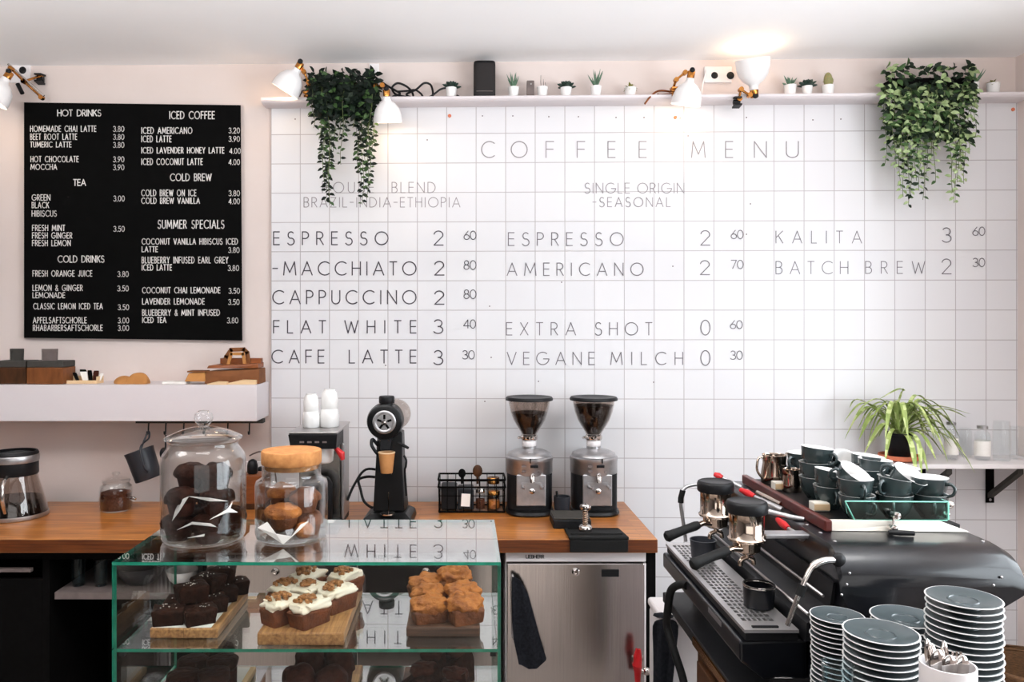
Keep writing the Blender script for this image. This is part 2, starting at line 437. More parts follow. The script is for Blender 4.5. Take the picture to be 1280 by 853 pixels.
# ------------------------------------------------------------------ stroke lettering
def arc(cx, cy, rx, ry, a0, a1, n=10):
    return [(cx+rx*math.cos(R(a0+(a1-a0)*i/n)), cy+ry*math.sin(R(a0+(a1-a0)*i/n))) for i in range(n+1)]
G = {
 'A': (.78, [[(0, 0), (.39, 1), (.78, 0)], [(.13, .33), (.65, .33)]]),
 'B': (.5, [[(0, 0), (0, 1), (.22, 1)]+arc(.22, .76, .24, .24, 90, -90)+[(0, .52)], [(.22, .52)]+arc(.24, .26, .26, .26, 90, -90)+[(0, 0)]]),
 'C': (.82, [arc(.5, .5, .5, .5, 50, 310, 18)]),
 'D': (.7, [[(0, 0), (0, 1), (.2, 1)]+arc(.2, .5, .5, .5, 90, -90, 14)+[(0, 0)]]),
 'E': (.45, [[(.45, 1), (0, 1), (0, 0), (.45, 0)], [(0, .52), (.42, .52)]]),
 'F': (.45, [[(.45, 1), (0, 1), (0, 0)], [(0, .52), (.42, .52)]]),
 'G': (.95, [arc(.5, .5, .5, .5, 50, 350, 20)+[(.99, .46), (.55, .46)]]),
 'H': (.62, [[(0, 0), (0, 1)], [(.62, 0), (.62, 1)], [(0, .52), (.62, .52)]]),
 'I': (.06, [[(.03, 0), (.03, 1)]]),
 'J': (.35, [[(.35, 1), (.35, .2)]+arc(.17, .2, .18, .2, 0, -180, 8)]),
 'K': (.58, [[(0, 0), (0, 1)], [(.55, 1), (.03, .48)], [(.2, .62), (.58, 0)]]),
 'L': (.42, [[(0, 1), (0, 0), (.42, 0)]]),
 'M': (.92, [[(0, 0), (.1, 1), (.46, .2), (.82, 1), (.92, 0)]]),
 'N': (.68, [[(0, 0), (0, 1), (.68, 0), (.68, 1)]]),
 'O': (1.0, [arc(.5, .5, .5, .5, 0, 360, 26)]),
 'P': (.48, [[(0, 0), (0, 1), (.22, 1)]+arc(.22, .74, .26, .26, 90, -90)+[(0, .48)]]),
 'Q': (1.0, [arc(.5, .5, .5, .5, 0, 360, 26), [(.6, .3), (.98, -.02)]]),
 'R': (.52, [[(0, 0), (0, 1), (.22, 1)]+arc(.22, .74, .26, .26, 90, -90)+[(0, .48)], [(.22, .48), (.52, 0)]]),
 'S': (.52, [arc(.27, .745, .225, .255, 40, 250, 12)+arc(.25, .25, .27, .27, 70, -150, 12)]),
 'T': (.52, [[(0, 1), (.52, 1)], [(.26, 1), (.26, 0)]]),
 'U': (.6, [[(0, 1), (0, .3)]+arc(.3, .3, .3, .3, 180, 360, 12)+[(.6, 1)]]),
 'V': (.72, [[(0, 1), (.36, 0), (.72, 1)]]),
 'W': (1.05, [[(0, 1), (.26, 0), (.525, .9), (.79, 0), (1.05, 1)]]),
 'X': (.62, [[(0, 0), (.6, 1)], [(.02, 1), (.62, 0)]]),
 'Y': (.62, [[(0, 1), (.31, .48), (.62, 1)], [(.31, .48), (.31, 0)]]),
 'Z': (.58, [[(.02, 1), (.56, 1), (0, 0), (.58, 0)]]),
 '0': (.58, [arc(.29, .5, .29, .5, 0, 360, 24)]),
 '1': (.2, [[(0, .82), (.2, 1), (.2, 0)]]),
 '2': (.56, [arc(.27, .73, .27, .27, 170, -25, 12)+[(0, 0), (.56, 0)]]),
 '3': (.54, [arc(.26, .75, .23, .25, 150, -90, 12), arc(.26, .26, .28, .26, 90, -150, 12)]),
 '4': (.6, [[(.46, 0), (.46, 1), (0, .28), (.6, .28)]]),
 '5': (.52, [[(.48, 1), (.12, 1), (.06, .58)]+arc(.25, .32, .27, .32, 125, -140, 12)]),
 '6': (.54, [[(.42, 1), (.06, .46)], arc(.27, .28, .27, .28, 0, 360, 20)]),
 '7': (.52, [[(0, 1), (.52, 1), (.14, 0)]]),
 '8': (.5, [arc(.25, .76, .2, .24, 0, 360, 18), arc(.25, .26, .25, .26, 0, 360, 20)]),
 '9': (.54, [[(.12, 0), (.48, .54)], arc(.27, .72, .27, .28, 0, 360, 20)]),
 '-': (.36, [[(0, .5), (.36, .5)]]),
 '.': (.06, [[(.0, 0), (.06, 0)]]),
 '&': (.62, [[(.62, 0), (.16, .68)]+arc(.3, .8, .16, .18, 200, -40, 10)+[(.06, .36)]+arc(.26, .22, .24, .22, 150, 350, 10)+[(.58, .4)]]),
 ' ': (.45, []),
}
def text(mb, s, x0, x1, yt, yb, plane, th, depth=0.002, tight=None, m=0, slant=None):
    """letters of s between picture columns x0..x1 and rows yt..yb of a plane, drawn as thin strokes th pixels wide"""
    h = yb-yt; ws = [G[c][0] for c in s]; tot = x1-x0; k = 1.0
    if tight is None:
        gap = (tot-sum(ws)*h)/max(len(s)-1, 1)
    else:
        k = (tot-(len(s)-1)*tight*h)/max(sum(ws)*h, 1e-6); gap = tight*h
    x = x0
    for c in s:
        for st in G[c][1]:
            pts = [(x+a*h*k, yb-b*h) for a, b in st]
            for i in range(len(pts)-1):
                (ax, ay), (bx, by) = pts[i], pts[i+1]
                dx, dy = bx-ax, by-ay; ln = math.hypot(dx, dy)
                if ln < 1e-6: continue
                dx /= ln; dy /= ln; e = th*0.5
                q = [(ax-dx*e*.7-dy*e, ay-dy*e*.7+dx*e), (bx+dx*e*.7-dy*e, by+dy*e*.7+dx*e), (bx+dx*e*.7+dy*e, by+dy*e*.7-dx*e), (ax-dx*e*.7+dy*e, ay-dy*e*.7-dx*e)]
                mb.hexa([plane(u, v, 0.0002) for u, v in q]+[plane(u, v, depth) for u, v in q], m)
        x += G[c][0]*h*k+gap
    return mb
# ------------------------------------------------------------------ the room
XL, XR, YF, ZC = -3.2, 2.765, -3.1, 3.165
XT = -0.988                                       # left edge of the tiling
TZ = 2.947                                        # top edge of the tiling
b = MB().box(XL-.1, XR+.3, YF-.1, 4.35, -0.08, 0)
struct(obj('floor', b, 'floor'))
b = MB().box(XL-.1, XR+.3, YF-.1, 4.35, ZC, ZC+.1)
# small plaster cove where ceiling and wall meet
struct(obj('ceiling', b, 'ceiling'))
def wallbox(mb, x0, x1, z0, z1, off0, off1):
    mb.hexa([(x0, yw(x0)-off0, z0), (x1, yw(x1)-off0, z0), (x1, yw(x1)-off1, z0), (x0, yw(x0)-off1, z0),
             (x0, yw(x0)-off0, z1), (x1, yw(x1)-off0, z1), (x1, yw(x1)-off1, z1), (x0, yw(x0)-off1, z1)])
    return mb
struct(obj('wall_back', wallbox(MB(), XL, XR+.2, 0, ZC, -0.014, -0.15), 'plaster'))
# tiling: its own local axes run along the wall so that the grid starts at its top left corner
L25 = 25*0.15/math.cos(math.atan(WS))+0.012
tb = MB().box(0, L25, 0, 0.014, -TZ, 0)
bm_t = obj('wall_tiled', tb, 'tile', origin=(0, 0, 0))
bm_t.location = (XT, yw(XT), TZ); bm_t.rotation_euler = (0, 0, math.atan(WS))
struct(bm_t)
b = MB()
for px, py in ((562, 145), (844, 147), (1266, 137)):
    b.lathe([(0.0, 0), (.009, 0), (.009, .004), (0, .004)], W(px, py, 0.0), 10, Matrix.Rotation(PI/2, 3, 'X'))
wp = obj('trim_1', b, 'terracotta'); struct(wp)
b = MB()
for px, py in ((369, 149), (641, 145), (686, 146), (723, 146), (770, 147), (805, 147), (850, 148), (933, 147), (603, 145), (534, 175), (860, 170), (933, 293), (702, 353), (482, 457), (841, 333), (612, 383), (614, 447), (606, 502), (1016, 150), (1051, 149), (938, 255), (673, 477), (817, 478)):
    b.lathe([(0.0, 0), (.0035, 0), (.0035, .0015), (0, .002)], W(px, py, 0.0), 8, Matrix.Rotation(PI/2, 3, 'X'))
struct(obj('trim_2', b, 'taupe'))
# side and front walls of the shop; the front is mostly glazing, the right wall has one window
struct(obj('wall_left', MB().box(XL-.1, XL, YF, 4.35, 0, ZC), 'backdim'))
b = MB()
wy0, wy1, wz0, wz1 = -0.5, 2.4, 1.0, 2.7
b.box(XR, XR+.14, YF, wy0, 0, ZC).box(XR, XR+.14, wy1, 4.2, 0, ZC).box(XR, XR+.14, wy0, wy1, 0, wz0).box(XR, XR+.14, wy0, wy1, wz1, ZC)
struct(obj('wall_right', b, 'plaster'))
b = MB()
b.box(XL, -1.4, YF, YF+.12, 0, ZC).box(-1.4, XR, YF, YF+.12, 0, .45).box(-1.4, XR, YF, YF+.12, 2.95, ZC)
struct(obj('wall_front', b, 'backdim'))
b = MB()
for x in (-1.4, 0.0, 1.38, XR-.06): b.box(x, x+.06, YF+.02, YF+.09, .45, 2.95)
b.box(-1.34, XR-.06, YF+.02, YF+.09, .45, .51).box(-1.34, XR-.06, YF+.02, YF+.09, 2.89, 2.95).box(-1.34, XR-.06, YF+.03, YF+.08, 2.2, 2.25)
struct(obj('window_1', b, 'whitepaint'))
b = MB()
b.box(XR+.03, XR+.09, wy0, wy1, wz0, wz0+.06).box(XR+.03, XR+.09, wy0, wy1, wz1-.06, wz1)
for y in (wy0, .9, wy1-.06): b.box(XR+.03, XR+.09, y, y+.06, wz0+.06, wz1-.06)
struct(obj('window_2', b, 'whitepaint'))

# ------------------------------------------------------------------ the lettered menu on the tiles
menu = thing('wall_menu', 'coffee menu lettered in thin grey capitals across the white wall tiles', 'menu', W(640, 330, 0))
for ch, x0, x1 in (('C', 602, 618), ('O', 639, 659), ('F', 682.5, 692), ('F', 721.5, 731), ('E', 760, 769), ('E', 799, 808), ('M', 864.5, 881.5), ('E', 907, 916), ('N', 943, 958), ('U', 983, 998)):
    obj('heading_letter', text(MB(), ch, x0, x1, 177, 197, W, 1.25, tight=0), 'inkl', menu)
for s, x0, x1, yt, yb in (('HOUSE', 403, 467, 228, 241), ('BLEND', 490, 544, 228, 241), ('BRAZIL-INDIA-ETHIOPIA', 380, 575, 247, 259), ('SINGLE', 731, 787, 229, 241.5), ('ORIGIN', 797, 855, 229, 241.5), ('-SEASONAL', 741, 838, 247, 258.5)):
    obj('roast_line', text(MB(), s, x0, x1, yt, yb, W, .95), 'inkl', menu)
for s, x0, x1, yt, yb in (('ESPRESSO', 342, 485, 290, 306), ('-MACCHIATO', 341, 520, 327.5, 344), ('CAPPUCCINO', 341, 520, 363.5, 380), ('FLAT', 342, 407, 401, 416.5), ('WHITE', 431, 520, 401, 416.5), ('CAFE', 340, 405, 438, 454), ('LATTE', 436.5, 520, 438, 454),
                          ('ESPRESSO', 635.5, 779, 291, 307), ('AMERICANO', 634, 804, 329, 344.5), ('EXTRA', 633, 719.5, 403.5, 419), ('SHOT', 744, 815, 403.5, 419), ('VEGANE', 634, 743, 440.5, 456), ('MILCH', 763.5, 853.5, 440.5, 456),
                          ('KALITA', 970, 1077, 289, 304), ('BATCH', 970, 1060, 327, 342.5), ('BREW', 1082, 1156, 327, 342)):
    obj('drink_line', text(MB(), s, x0, x1, yt, yb, W, 1.4 if x0 < 600 else 1.1 if x0 < 900 else .95), 'ink' if x0 < 600 else 'ink_glare', menu)  # right-hand columns take the glare-paled ink
for s, x0, yt, yb in (('2', 542.5, 289, 306.5), ('2', 543.5, 327, 344), ('2', 543.5, 364, 380.5), ('3', 542, 400, 417), ('3', 542, 438.5, 456), ('2', 876, 288.5, 306.5), ('2', 875.5, 326, 343.5), ('0', 876, 400.5, 419), ('0', 876, 438.5, 457), ('3', 1177.5, 285, 303), ('2', 1177.5, 324, 342.5)):
    obj('price_digit', text(MB(), s, x0, x0+11.5, yt, yb, W, 1.4 if x0 < 600 else 1.15, tight=0), 'ink' if x0 < 600 else 'ink_glare', menu)
for s, x0, yt, yb in (('60', 580, 289, 299.5), ('80', 580, 326, 337), ('80', 580, 362.5, 373.5), ('40', 579.5, 400, 410.5), ('30', 578, 438.5, 449), ('60', 914, 288, 298.5), ('70', 914, 325.5, 336), ('60', 913, 401, 411), ('30', 913, 439, 449.5), ('60', 1216, 284, 294.5), ('30', 1216, 323, 333.5)):
    obj('price_cents', text(MB(), s, x0, x0+15, yt, yb, W, 1.0, tight=0.12), 'ink' if x0 < 600 else 'ink_glare', menu)

# ------------------------------------------------------------------ blackboard
PL = -0.014
def Wb(px, py, off=0.0): return W(px, py, off+0.012)     # front face of the board
bb = thing('chalkboard', 'large black board of white hand-lettered drinks on the left wall', 'menu board', W(165, 425, 0))
cs = [(30, 422.5), (303, 426), (301, 131.5), (30, 128)]
b = MB(); b.hexa([W(x, y, 0.012) for x, y in cs]+[W(x, y, PL+.001) for x, y in cs])
obj('board_panel', b, 'board', bb)
def BT(lst, th, tight, mt, nm):
    for s, x0, x1, yt, yb in lst: obj(nm, text(MB(), s, x0, x1, yt, yb, Wb, th, tight=tight), mt, bb)
BT([('HOT DRINKS', 72, 126, 137.5, 145), ('TEA', 92, 107, 224.5, 232), ('COLD DRINKS', 72.5, 130, 320, 328), ('ICED COFFEE', 212, 268, 139.5, 148.5), ('COLD BREW', 213, 264, 217.5, 226), ('SUMMER SPECIALS', 197.5, 280, 275.5, 285.5)], 1.2, .2, 'chalk', 'heading_line')
BT([('HOMEMADE CHAI LATTE', 38, 120, 157.5, 164.5), ('BEET ROOT LATTE', 38, 96, 167.5, 174.5), ('TUMERIC LATTE', 38, 89, 177.5, 184), ('HOT CHOCOLATE', 38.5, 98, 195.5, 202.5), ('MOCCHA', 38.5, 71, 205.5, 212),
    ('GREEN', 40, 62.5, 243.5, 250.5), ('BLACK', 40, 61, 253, 260), ('HIBISCUS', 40, 70.5, 263.5, 270.5), ('FRESH MINT', 40.5, 81, 281.5, 288.5), ('FRESH GINGER', 40.5, 90, 291, 298), ('FRESH LEMON', 40.5, 88, 300.5, 307.5),
    ('FRESH ORANGE JUICE', 41, 115, 338.5, 345.5), ('LEMON & GINGER', 41, 103, 356.5, 363.5), ('LEMONADE', 41, 81, 366, 372.5), ('CLASSIC LEMON ICED TEA', 42, 128, 379.5, 386.5), ('APFELSAFTSCHORLE', 41.5, 108, 397, 404), ('RHABARBERSAFTSCHORLE', 41.5, 128, 406.5, 413.5)], 0.95, .22, 'chalk', 'hot_drink_line')
BT([('ICED AMERICANO', 177, 240, 159.5, 167), ('ICED LATTE', 177, 214, 170, 177.5), ('ICED LAVENDER HONEY LATTE', 177, 280, 184.5, 191.5), ('ICED COCONUT LATTE', 177, 253, 198.5, 206), ('COLD BREW ON ICE', 177, 245, 237.5, 245), ('COLD BREW VANILLA', 177, 249.5, 247.5, 254.5),
    ('COCONUT VANILLA HIBISCUS ICED', 177.5, 297, 298.5, 305.5), ('LATTE', 177.5, 197, 308.5, 315), ('BLUEBERRY INFUSED EARL GREY', 177.5, 285, 321.5, 329), ('ICED LATTE', 177.5, 214.5, 331, 338), ('COCONUT CHAI LEMONADE', 178, 275, 359.5, 366.5), ('LAVENDER LEMONADE', 178, 255.5, 373.5, 380.5), ('BLUEBERRY & MINT INFUSED', 178, 274.5, 387.5, 394.5), ('ICED TEA', 178, 207.5, 397, 403.5)], 1.02, .22, 'chalk', 'iced_drink_line')
BT([(p, x, x+13.5, y, y+6.5) for p, x, y in (('3.80', 141.5, 158), ('3.80', 141.5, 168), ('3.80', 141.5, 178), ('3.90', 141.5, 196), ('3.90', 141.5, 206), ('3.00', 142, 245), ('3.50', 142, 283), ('3.80', 147, 339.5), ('3.50', 147, 357.5), ('3.50', 147.5, 381), ('3.00', 147.5, 397.5), ('3.00', 147.5, 407),
    ('3.20', 286, 160), ('3.90', 286, 170.5), ('4.00', 287, 185.5), ('4.00', 286, 199.5), ('3.80', 286, 238.5), ('4.00', 286, 248.5), ('3.80', 285.5, 309.5), ('3.80', 285, 332), ('3.50', 286, 360.5), ('3.50', 285.5, 374.5), ('3.80', 284, 397.5))], 0.85, .2, 'chalk', 'price_line')

# ------------------------------------------------------------------ the ledge above the tiles
LZ0, LZ1, LD = 2.931, 2.957, 0.115
x0 = -1.012
b = MB()
pr = [(-0.0, LZ0), (LD-.03, LZ0), (LD-.012, LZ0+.004), (LD-.002, LZ0+.012), (LD, LZ1-.004), (LD-.004, LZ1), (0, LZ1)]
b.loft([[(x0, yw(x0)-o, z) for o, z in pr], [(XR-.005, yw(XR)-o, z) for o, z in pr]], True, True, 0, False)
led = obj('wall_ledge', b, 'shelfpaint'); tag(led, 'long narrow white ledge above the tiles holding lamps and small pots', 'ledge')

def onledge(px, off=0.06):
    """a point on top of the ledge seen in picture column px, off metres from the wall"""
    a = (px-PX)/F; Y = (WC-off)/(1-WS*a)
    return Vector((a*Y, Y, LZ1+.0006))

# succulents in small white pots: pot + soil + plant
def small_pot(px, wpx, hpx, kind, label, seed):
    rnd = random.Random(seed)
    base = onledge(px); k = base.y/1000; r = wpx*k/2; h = hpx*k
    t = thing('potted_succulent', label, 'plant', base, 'small potted succulents on the ledge')
    obj('pot', MB().shell([(r*.78, 0), (r*.8, .001), (r*.97, h*.96), (r, h)], base, .003, 24), 'china', t)
    obj('soil', MB().lathe([(0, 0), (r*.88, 0), (r*.88, .004), (0, .006)], base+Vector((0, 0, h*.8)), 18), 'soil', t)
    top = base+Vector((0, 0, h*.84)); b = MB()
    if kind == 'aloe':
        for i in range(15):
            a = rnd.random()*2*PI; e = rnd.uniform(.5, 1.45)
            d = Vector((math.cos(a)*math.cos(e), math.sin(a)*math.cos(e), math.sin(e))); l = rnd.uniform(.04, .068)
            b.tube([top+d*.002, top+d*l*.4, top+d*l*.8, top+d*l], [.005, .0055, .003, .0006], 6)
        mt = 'succ'
    elif kind == 'spiky':
        for i in range(12):
            a = rnd.random()*2*PI; e = rnd.uniform(.9, 1.5)
            d = Vector((math.cos(a)*math.cos(e), math.sin(a)*math.cos(e), math.sin(e))); l = rnd.uniform(.06, .1)
            b.tube([top, top+d*l*.4, top+d*l*.8+Vector((0, 0, -.002)), top+d*l], [.004, .0045, .0025, .0005], 5)
        mt = 'succ'
    elif kind == 'rosette':
        for i in range(22):
            a = i*2.4; e = .15+1.2*i/22; l = .05*(1-.4*i/22)
            d = Vector((math.cos(a)*math.cos(e), math.sin(a)*math.cos(e), math.sin(e)))
            b.ball(top+d*l*.55+Vector((0, 0, .008)), (l*.5, l*.26, .006), 8, 0, Matrix.Rotation(a, 3, 'Z') @ Matrix.Rotation(-e, 3, 'Y'))
        mt = 'succd'
    elif kind == 'twigs':
        for dx, hh in ((-.006, .07), (.004, .05), (.012, .035)):
            b.tube([top+Vector((dx, 0, 0)), top+Vector((dx*1.4, 0, hh*.5)), top+Vector((dx*1.2, .004, hh))], [.0022, .0018, .001], 6)
        b.ball(top+Vector((.004, 0, .006)), (.014, .012, .008), 8)
        mt = 'taupe'
    elif kind == 'cactus':
        b.ball(top+Vector((0, 0, .034)), (.021, .019, .04), 14)
        b.ball(top+Vector((.016, -.004, .03)), (.009, .009, .018), 10)
        for i in range(40):
            a = rnd.random()*2*PI; zz = rnd.uniform(.0, .07); rr = .02*math.sqrt(max(0, 1-((zz-.034)/.04)**2))
            d = Vector((math.cos(a), math.sin(a), .3)); q = top+Vector((math.cos(a)*rr, math.sin(a)*rr, zz))
            b.tube([q, q+d*.006], [.0008, .0003], 4)
        mt = 'cactus'
    else:
        for i in range(46):
            a = rnd.random()*2*PI; e = rnd.uniform(.0, 1.4); l = rnd.uniform(.018, .036)
            d = Vector((math.cos(a)*math.cos(e), math.sin(a)*math.cos(e), math.sin(e)*.75))
            b.leaf(top+d*.004, d, Vector((0, 0, 1)), l, .014, 0, .1, .3)
        mt = 'succy'
    obj('leaves', b, mt, t)
    return t
small_pot(564, 14, 13.5, 'rosette', 'small dark succulent in white pot between the black cables and black speaker', 1)
small_pot(642, 14, 13.5, 'spiky', 'upright pale green succulent in white pot just right of the black speaker', 2)
small_pot(678, 14, 13.5, 'twigs', 'bare twiggy plant in white pot beside the small brown gadget', 3)
small_pot(707.5, 14.5, 12.5, 'rosette', 'low dark rosette succulent in white pot above the first F of COFFEE', 4)
small_pot(745, 14, 14, 'spiky', 'tall spiky aloe in white pot above the last letters of COFFEE', 5)
small_pot(788, 15, 12, 'bushy', 'bushy olive-yellow succulent in white pot left of the brass-jointed lamp', 6)
small_pot(987.5, 15.5, 13.5, 'aloe', 'spreading aloe in white pot just right of the upturned lamp', 7)
small_pot(1009, 13, 12, 'rosette', 'grey rosette in white pot, middle pot of the trio right of the upturned lamp', 8)
small_pot(1035, 15, 13, 'cactus', 'tan prickly cactus in white pot left of the green trailing plant', 9)
small_pot(1218, 11, 15, 'spiky', 'white pot half hidden behind the right edge of the green trailing plant', 10)
small_pot(1241.5, 16, 14, 'bushy', 'yellow-brown succulent in white pot at the far end of the ledge', 11)

# black speaker
p = onledge(605.5, .06); k = p.y/1000; b = MB()
t = thing('loudspeaker', 'black cloth-covered wireless speaker standing on the ledge', 'speaker', p)
def sqr(hw, hd, z, e=.45, n=32):
    sg = lambda x, q: math.copysign(abs(x)**q, x)
    return [p+Vector((hw*sg(math.cos(2*PI*i/n), e), hd*sg(math.sin(2*PI*i/n), e), z)) for i in range(n)]
hw = 13.6*k; hh = 44*k
b.loft([sqr(hw*.97, .046, .001), sqr(hw, .048, .006), sqr(hw, .048, hh-.012)], m=0)
obj('grille', b, 'speaker', t)
b = MB().loft([sqr(hw, .048, hh-.0119), sqr(hw, .048, hh-.006), sqr(hw*.96, .045, hh), sqr(hw*.3, .015, hh)], m=0)
obj('top_panel', b, 'blackp', t)
b = MB().rbox(p+Vector((0, -.0475, .024)), (hw*1.5, .002, .0025)); obj('seam_strip', b, 'taupe', t)
# small brown gadget
p = onledge(663, .06); k = p.y/1000
t = thing('router', 'small upright brown box beside the twiggy pot on the ledge', 'gadget', p)
obj('case', MB().box(p.x-4.6*k, p.x+4.6*k, p.y-.012, p.y+.012, p.z, p.z+21.5*k), 'taupe', t, bevel=.003)
obj('button', MB().lathe([(0, 0), (.004, 0), (.004, .002), (0, .002)], p+Vector((.002, -.012, 17*k)), 10, Matrix.Rotation(PI/2, 3, 'X')), 'alu', t)

# ------------------------------------------------------------------ sockets above the ledge
def socket(px, py, wpx, hpx, holes, label, plug=False, plaster=0.0):
    c = W(px, py, plaster); k = c.y/1000
    t = thing('wall_socket', label, 'socket', c, None)
    b = MB().rbox(c+Vector((0, -.005, 0)), (wpx*k, .012, hpx*k)); obj('cover_plate', b, 'socket', t, bevel=.003)
    for hx, hy in holes:
        q = W(hx, hy, plaster+.0085)
        b = MB().lathe([(0, 0), (.019, 0), (.019, .004), (.016, .006), (.0, .006)], q+Vector((0, .002, 0)), 18, Matrix.Rotation(PI/2, 3, 'X'))
        obj('plug' if plug else 'outlet', b, 'blackp', t)
    return t
socket(897, 94, 34, 20, [(893, 94.5), (913, 94.5)], 'double white socket on the wall beside the upturned lamp', True, PL)
socket(468, 86, 12, 12, [], 'white socket plate above the dark trailing plant', False, PL)
socket(26, 92, 26, 24, [(28.5, 88)], 'white socket behind the brass lamp at the left edge', True, PL)
# cables by the dark plant
def cable(pts, r, label, mt='blackp', name='cable', cat='cable'):
    o = obj(name, MB().tube(bez(pts, 8), r, 7), mt); tag(o, label, cat); return o
cable([W(466, 92, .0), W(470, 97, .03), W(482, 106, .05), W(494, 113, .06), W(500, 117.5, .06), W(491, 121, .07), W(500, 123, .06), W(508, 121.5, .06), W(495, 118, .05), W(490, 110, .05), W(497, 104, .05), W(508, 108, .04), W(515, 115, .05), W(516, 122, .06), W(508, 118, .07), W(520, 112, .07), W(530, 104, .05), W(538, 106, .04), W(541, 114, .05), W(541, 121, .06)], .0055, 'tangle of black cable plugged in above the ledge, left of the dark succulent')
cable([W(497, 114.5, .08), W(510, 113.5, .08), W(519, 112.5, .08), W(526, 117, .08), W(531, 123, .08), W(540, 119.5, .08), W(550, 112, .07), W(557, 110, .06)], .005, 'black lead running along the ledge to the first succulent pot')
o = obj('cable_connector', MB().tube([W(571, 120, .075), W(578, 124, .085)], [.008, .007], 8), 'blackp'); tag(o, 'short black plug end lying on the ledge left of the speaker', 'plug')

# ------------------------------------------------------------------ clamp lamps
def basis(d):
    d = d.normalized(); up = Vector((0, 1, 0)) if abs(d.y) < .9 else Vector((0, 0, 1))
    x = up.cross(d).normalized(); y = d.cross(x)
    return Matrix((x, y, d)).transposed()
def lamp(neck, d, size, clamp_at, label, watt, arms, col=(1, .78, .56)):
    t = thing('clamp_lamp', label, 'lamp', clamp_at, 'white and brass clamp lamps along the top of the wall')
    d = d.normalized(); Q = basis(d); s = size
    prof = [(.017*s, 0), (.018*s, .012*s), (.022*s, .02*s), (.04*s, .032*s), (.057*s, .055*s), (.066*s, .085*s), (.069*s, .12*s)]
    shd = obj('lamp_shade', MB().shell(prof, neck, .003, 30, Q, floor=True), 'lampwhite', t)
    bl = obj('light_bulb', MB().lathe([(.0, .028*s), (.012*s, .03*s), (.015*s, .045*s), (.024*s, .07*s), (.024*s, .085*s), (.014*s, .1*s), (0, .104*s)], neck, 16, Q), 'led', shd)
    b = MB().lathe([(0, -.034*s), (.014*s, -.034*s), (.017*s, -.03*s), (.017*s, -.002*s), (0, -.001)], neck, 18, Q)
    obj('socket_sleeve', b, 'brass', shd)
    b = MB(); j = neck-d*.03*s
    b.ball(j+Vector((0, -.014, .004)), (.013*s, .008*s, .013*s), 10)
    obj('joint_knob', b, 'blackp', t)
    pts = [j]+arms
    b = MB(); 
    for a, c in zip(pts[:-1], pts[1:]): b.tube([a, c], .006, 8)
    for a in arms: b.lathe([(0, -.012), (.012, -.012), (.012, .012), (0, .012)], a, 12, Matrix.Rotation(PI/2, 3, 'X'))
    obj('arm', b, 'brass', t)
    return t, d
def lamp_light(neck, d, size, watt, parent, col=(1, .72, .45)):
    L = bpy.data.lights.new('bulb_light', 'POINT'); L.energy = watt; L.color = col; L.shadow_soft_size = .03
    o = bpy.data.objects.new('bulb_light', L); C.objects.link(o)
    o.location = neck+d.normalized()*.125*size-WL[parent.name]; o.parent = parent
def clampjaw(t, at, mt='brass'):
    b = MB().rbox(at+Vector((0, 0, .006)), (.035, .05, .008), Matrix.Rotation(.1, 3, 'X')).rbox(at+Vector((0, -.004, -.034)), (.035, .045, .008), Matrix.Rotation(-.15, 3, 'X'))
    b.rbox(at+Vector((0, .02, -.014)), (.02, .01, .05)); b.lathe([(0, -.016), (.011, -.016), (.011, .016), (0, .016)], at+Vector((0, .004, -.014)), 12, Matrix.Rotation(PI/2, 3, 'Y'))
    obj('clamp', b, mt, t)

n = W(372, 86, .16); cl = W(384, 118, .08)
t, d = lamp(n, Vector((-.10, .02, -.16)), 1.05, cl, 'white lamp tipped to the left at the left end of the ledge', 0, [W(380, 90, .14), W(386, 104, .12), cl]); clampjaw(t, cl); lamp_light(n, d, 1.05, 0.75, t)
n = W(483.5, 121, .2); cl = W(470, 118, .1)
t, d = lamp(n, Vector((.004, .035, -.15)), 1.02, cl, 'white lamp hanging against the dark trailing plant, over the tiles', 0, [W(478, 107, .19), W(470, 108, .14), cl]); clampjaw(t, cl); lamp_light(n, d, 1.02, 0.75, t)
n = W(863, 98, .16); cl = W(843, 112, .1)
t, d = lamp(n, Vector((-.02, .03, -.15)), 1.05, cl, 'white lamp with brass arm pointing down above the word MENU', 0, [W(856, 91, .15), W(845, 100, .13), W(841, 112, .1)]); clampjaw(t, cl); lamp_light(n, d, 1.05, 0.75, t)
n = W(942.5, 112, .15); cl = W(921, 124, .11)
t, d = lamp(n, Vector((-.018, -.03, .15)), 1.18, cl, 'white lamp turned up to the ceiling, right of the double socket', 0, [W(937, 119, .15), W(926, 112, .13), W(924, 124, .11)]); clampjaw(t, cl, 'blackp'); lamp_light(n, d, 1.18, 0.8, t)
n = W(8, 98, .2); cl = W(50, 95, .02)
t, d = lamp(n, Vector((-.07, -.03, -.14)), 1.1, cl, 'white and brass lamp cut off at the left edge above the blackboard', 0, [W(14, 86, .17), W(30, 102, .1), W(52, 122, .05), W(30, 102, .1), cl])
clampjaw(t, cl, 'blackp'); lamp_light(n, d, 1.1, 0.8, t)
b = MB().tube([W(10, 80, .12), W(30, 98, .1), W(55, 120, .08)], .006, 8); obj('strut', b, 'steel', t)
b = MB().tube([W(22, 105, .1), W(28, 117, .1)], .011, 8); obj('arm_grip', b, 'blackp', t)
cable([W(806, 130, .12), W(813, 121, .11), W(822, 114, .08), W(834, 114, .06), W(840, 117, .05), W(826, 119, .07), W(822, 118, .08)], .005, 'brown lamp flex curled on the ledge left of the downward lamp', 'brownwood')
cable([W(883, 88, .0), W(878, 108, .03), W(877, 118, .05)], .004, 'thin pale lead hanging beside the double socket', 'socket')
cable([W(374, 121, .05), W(378, 114, .05), W(385, 114, .05), W(390, 120, .05), W(392, 122, .05)], .005, 'short loop of cable on the ledge under the left lamp', 'taupe')

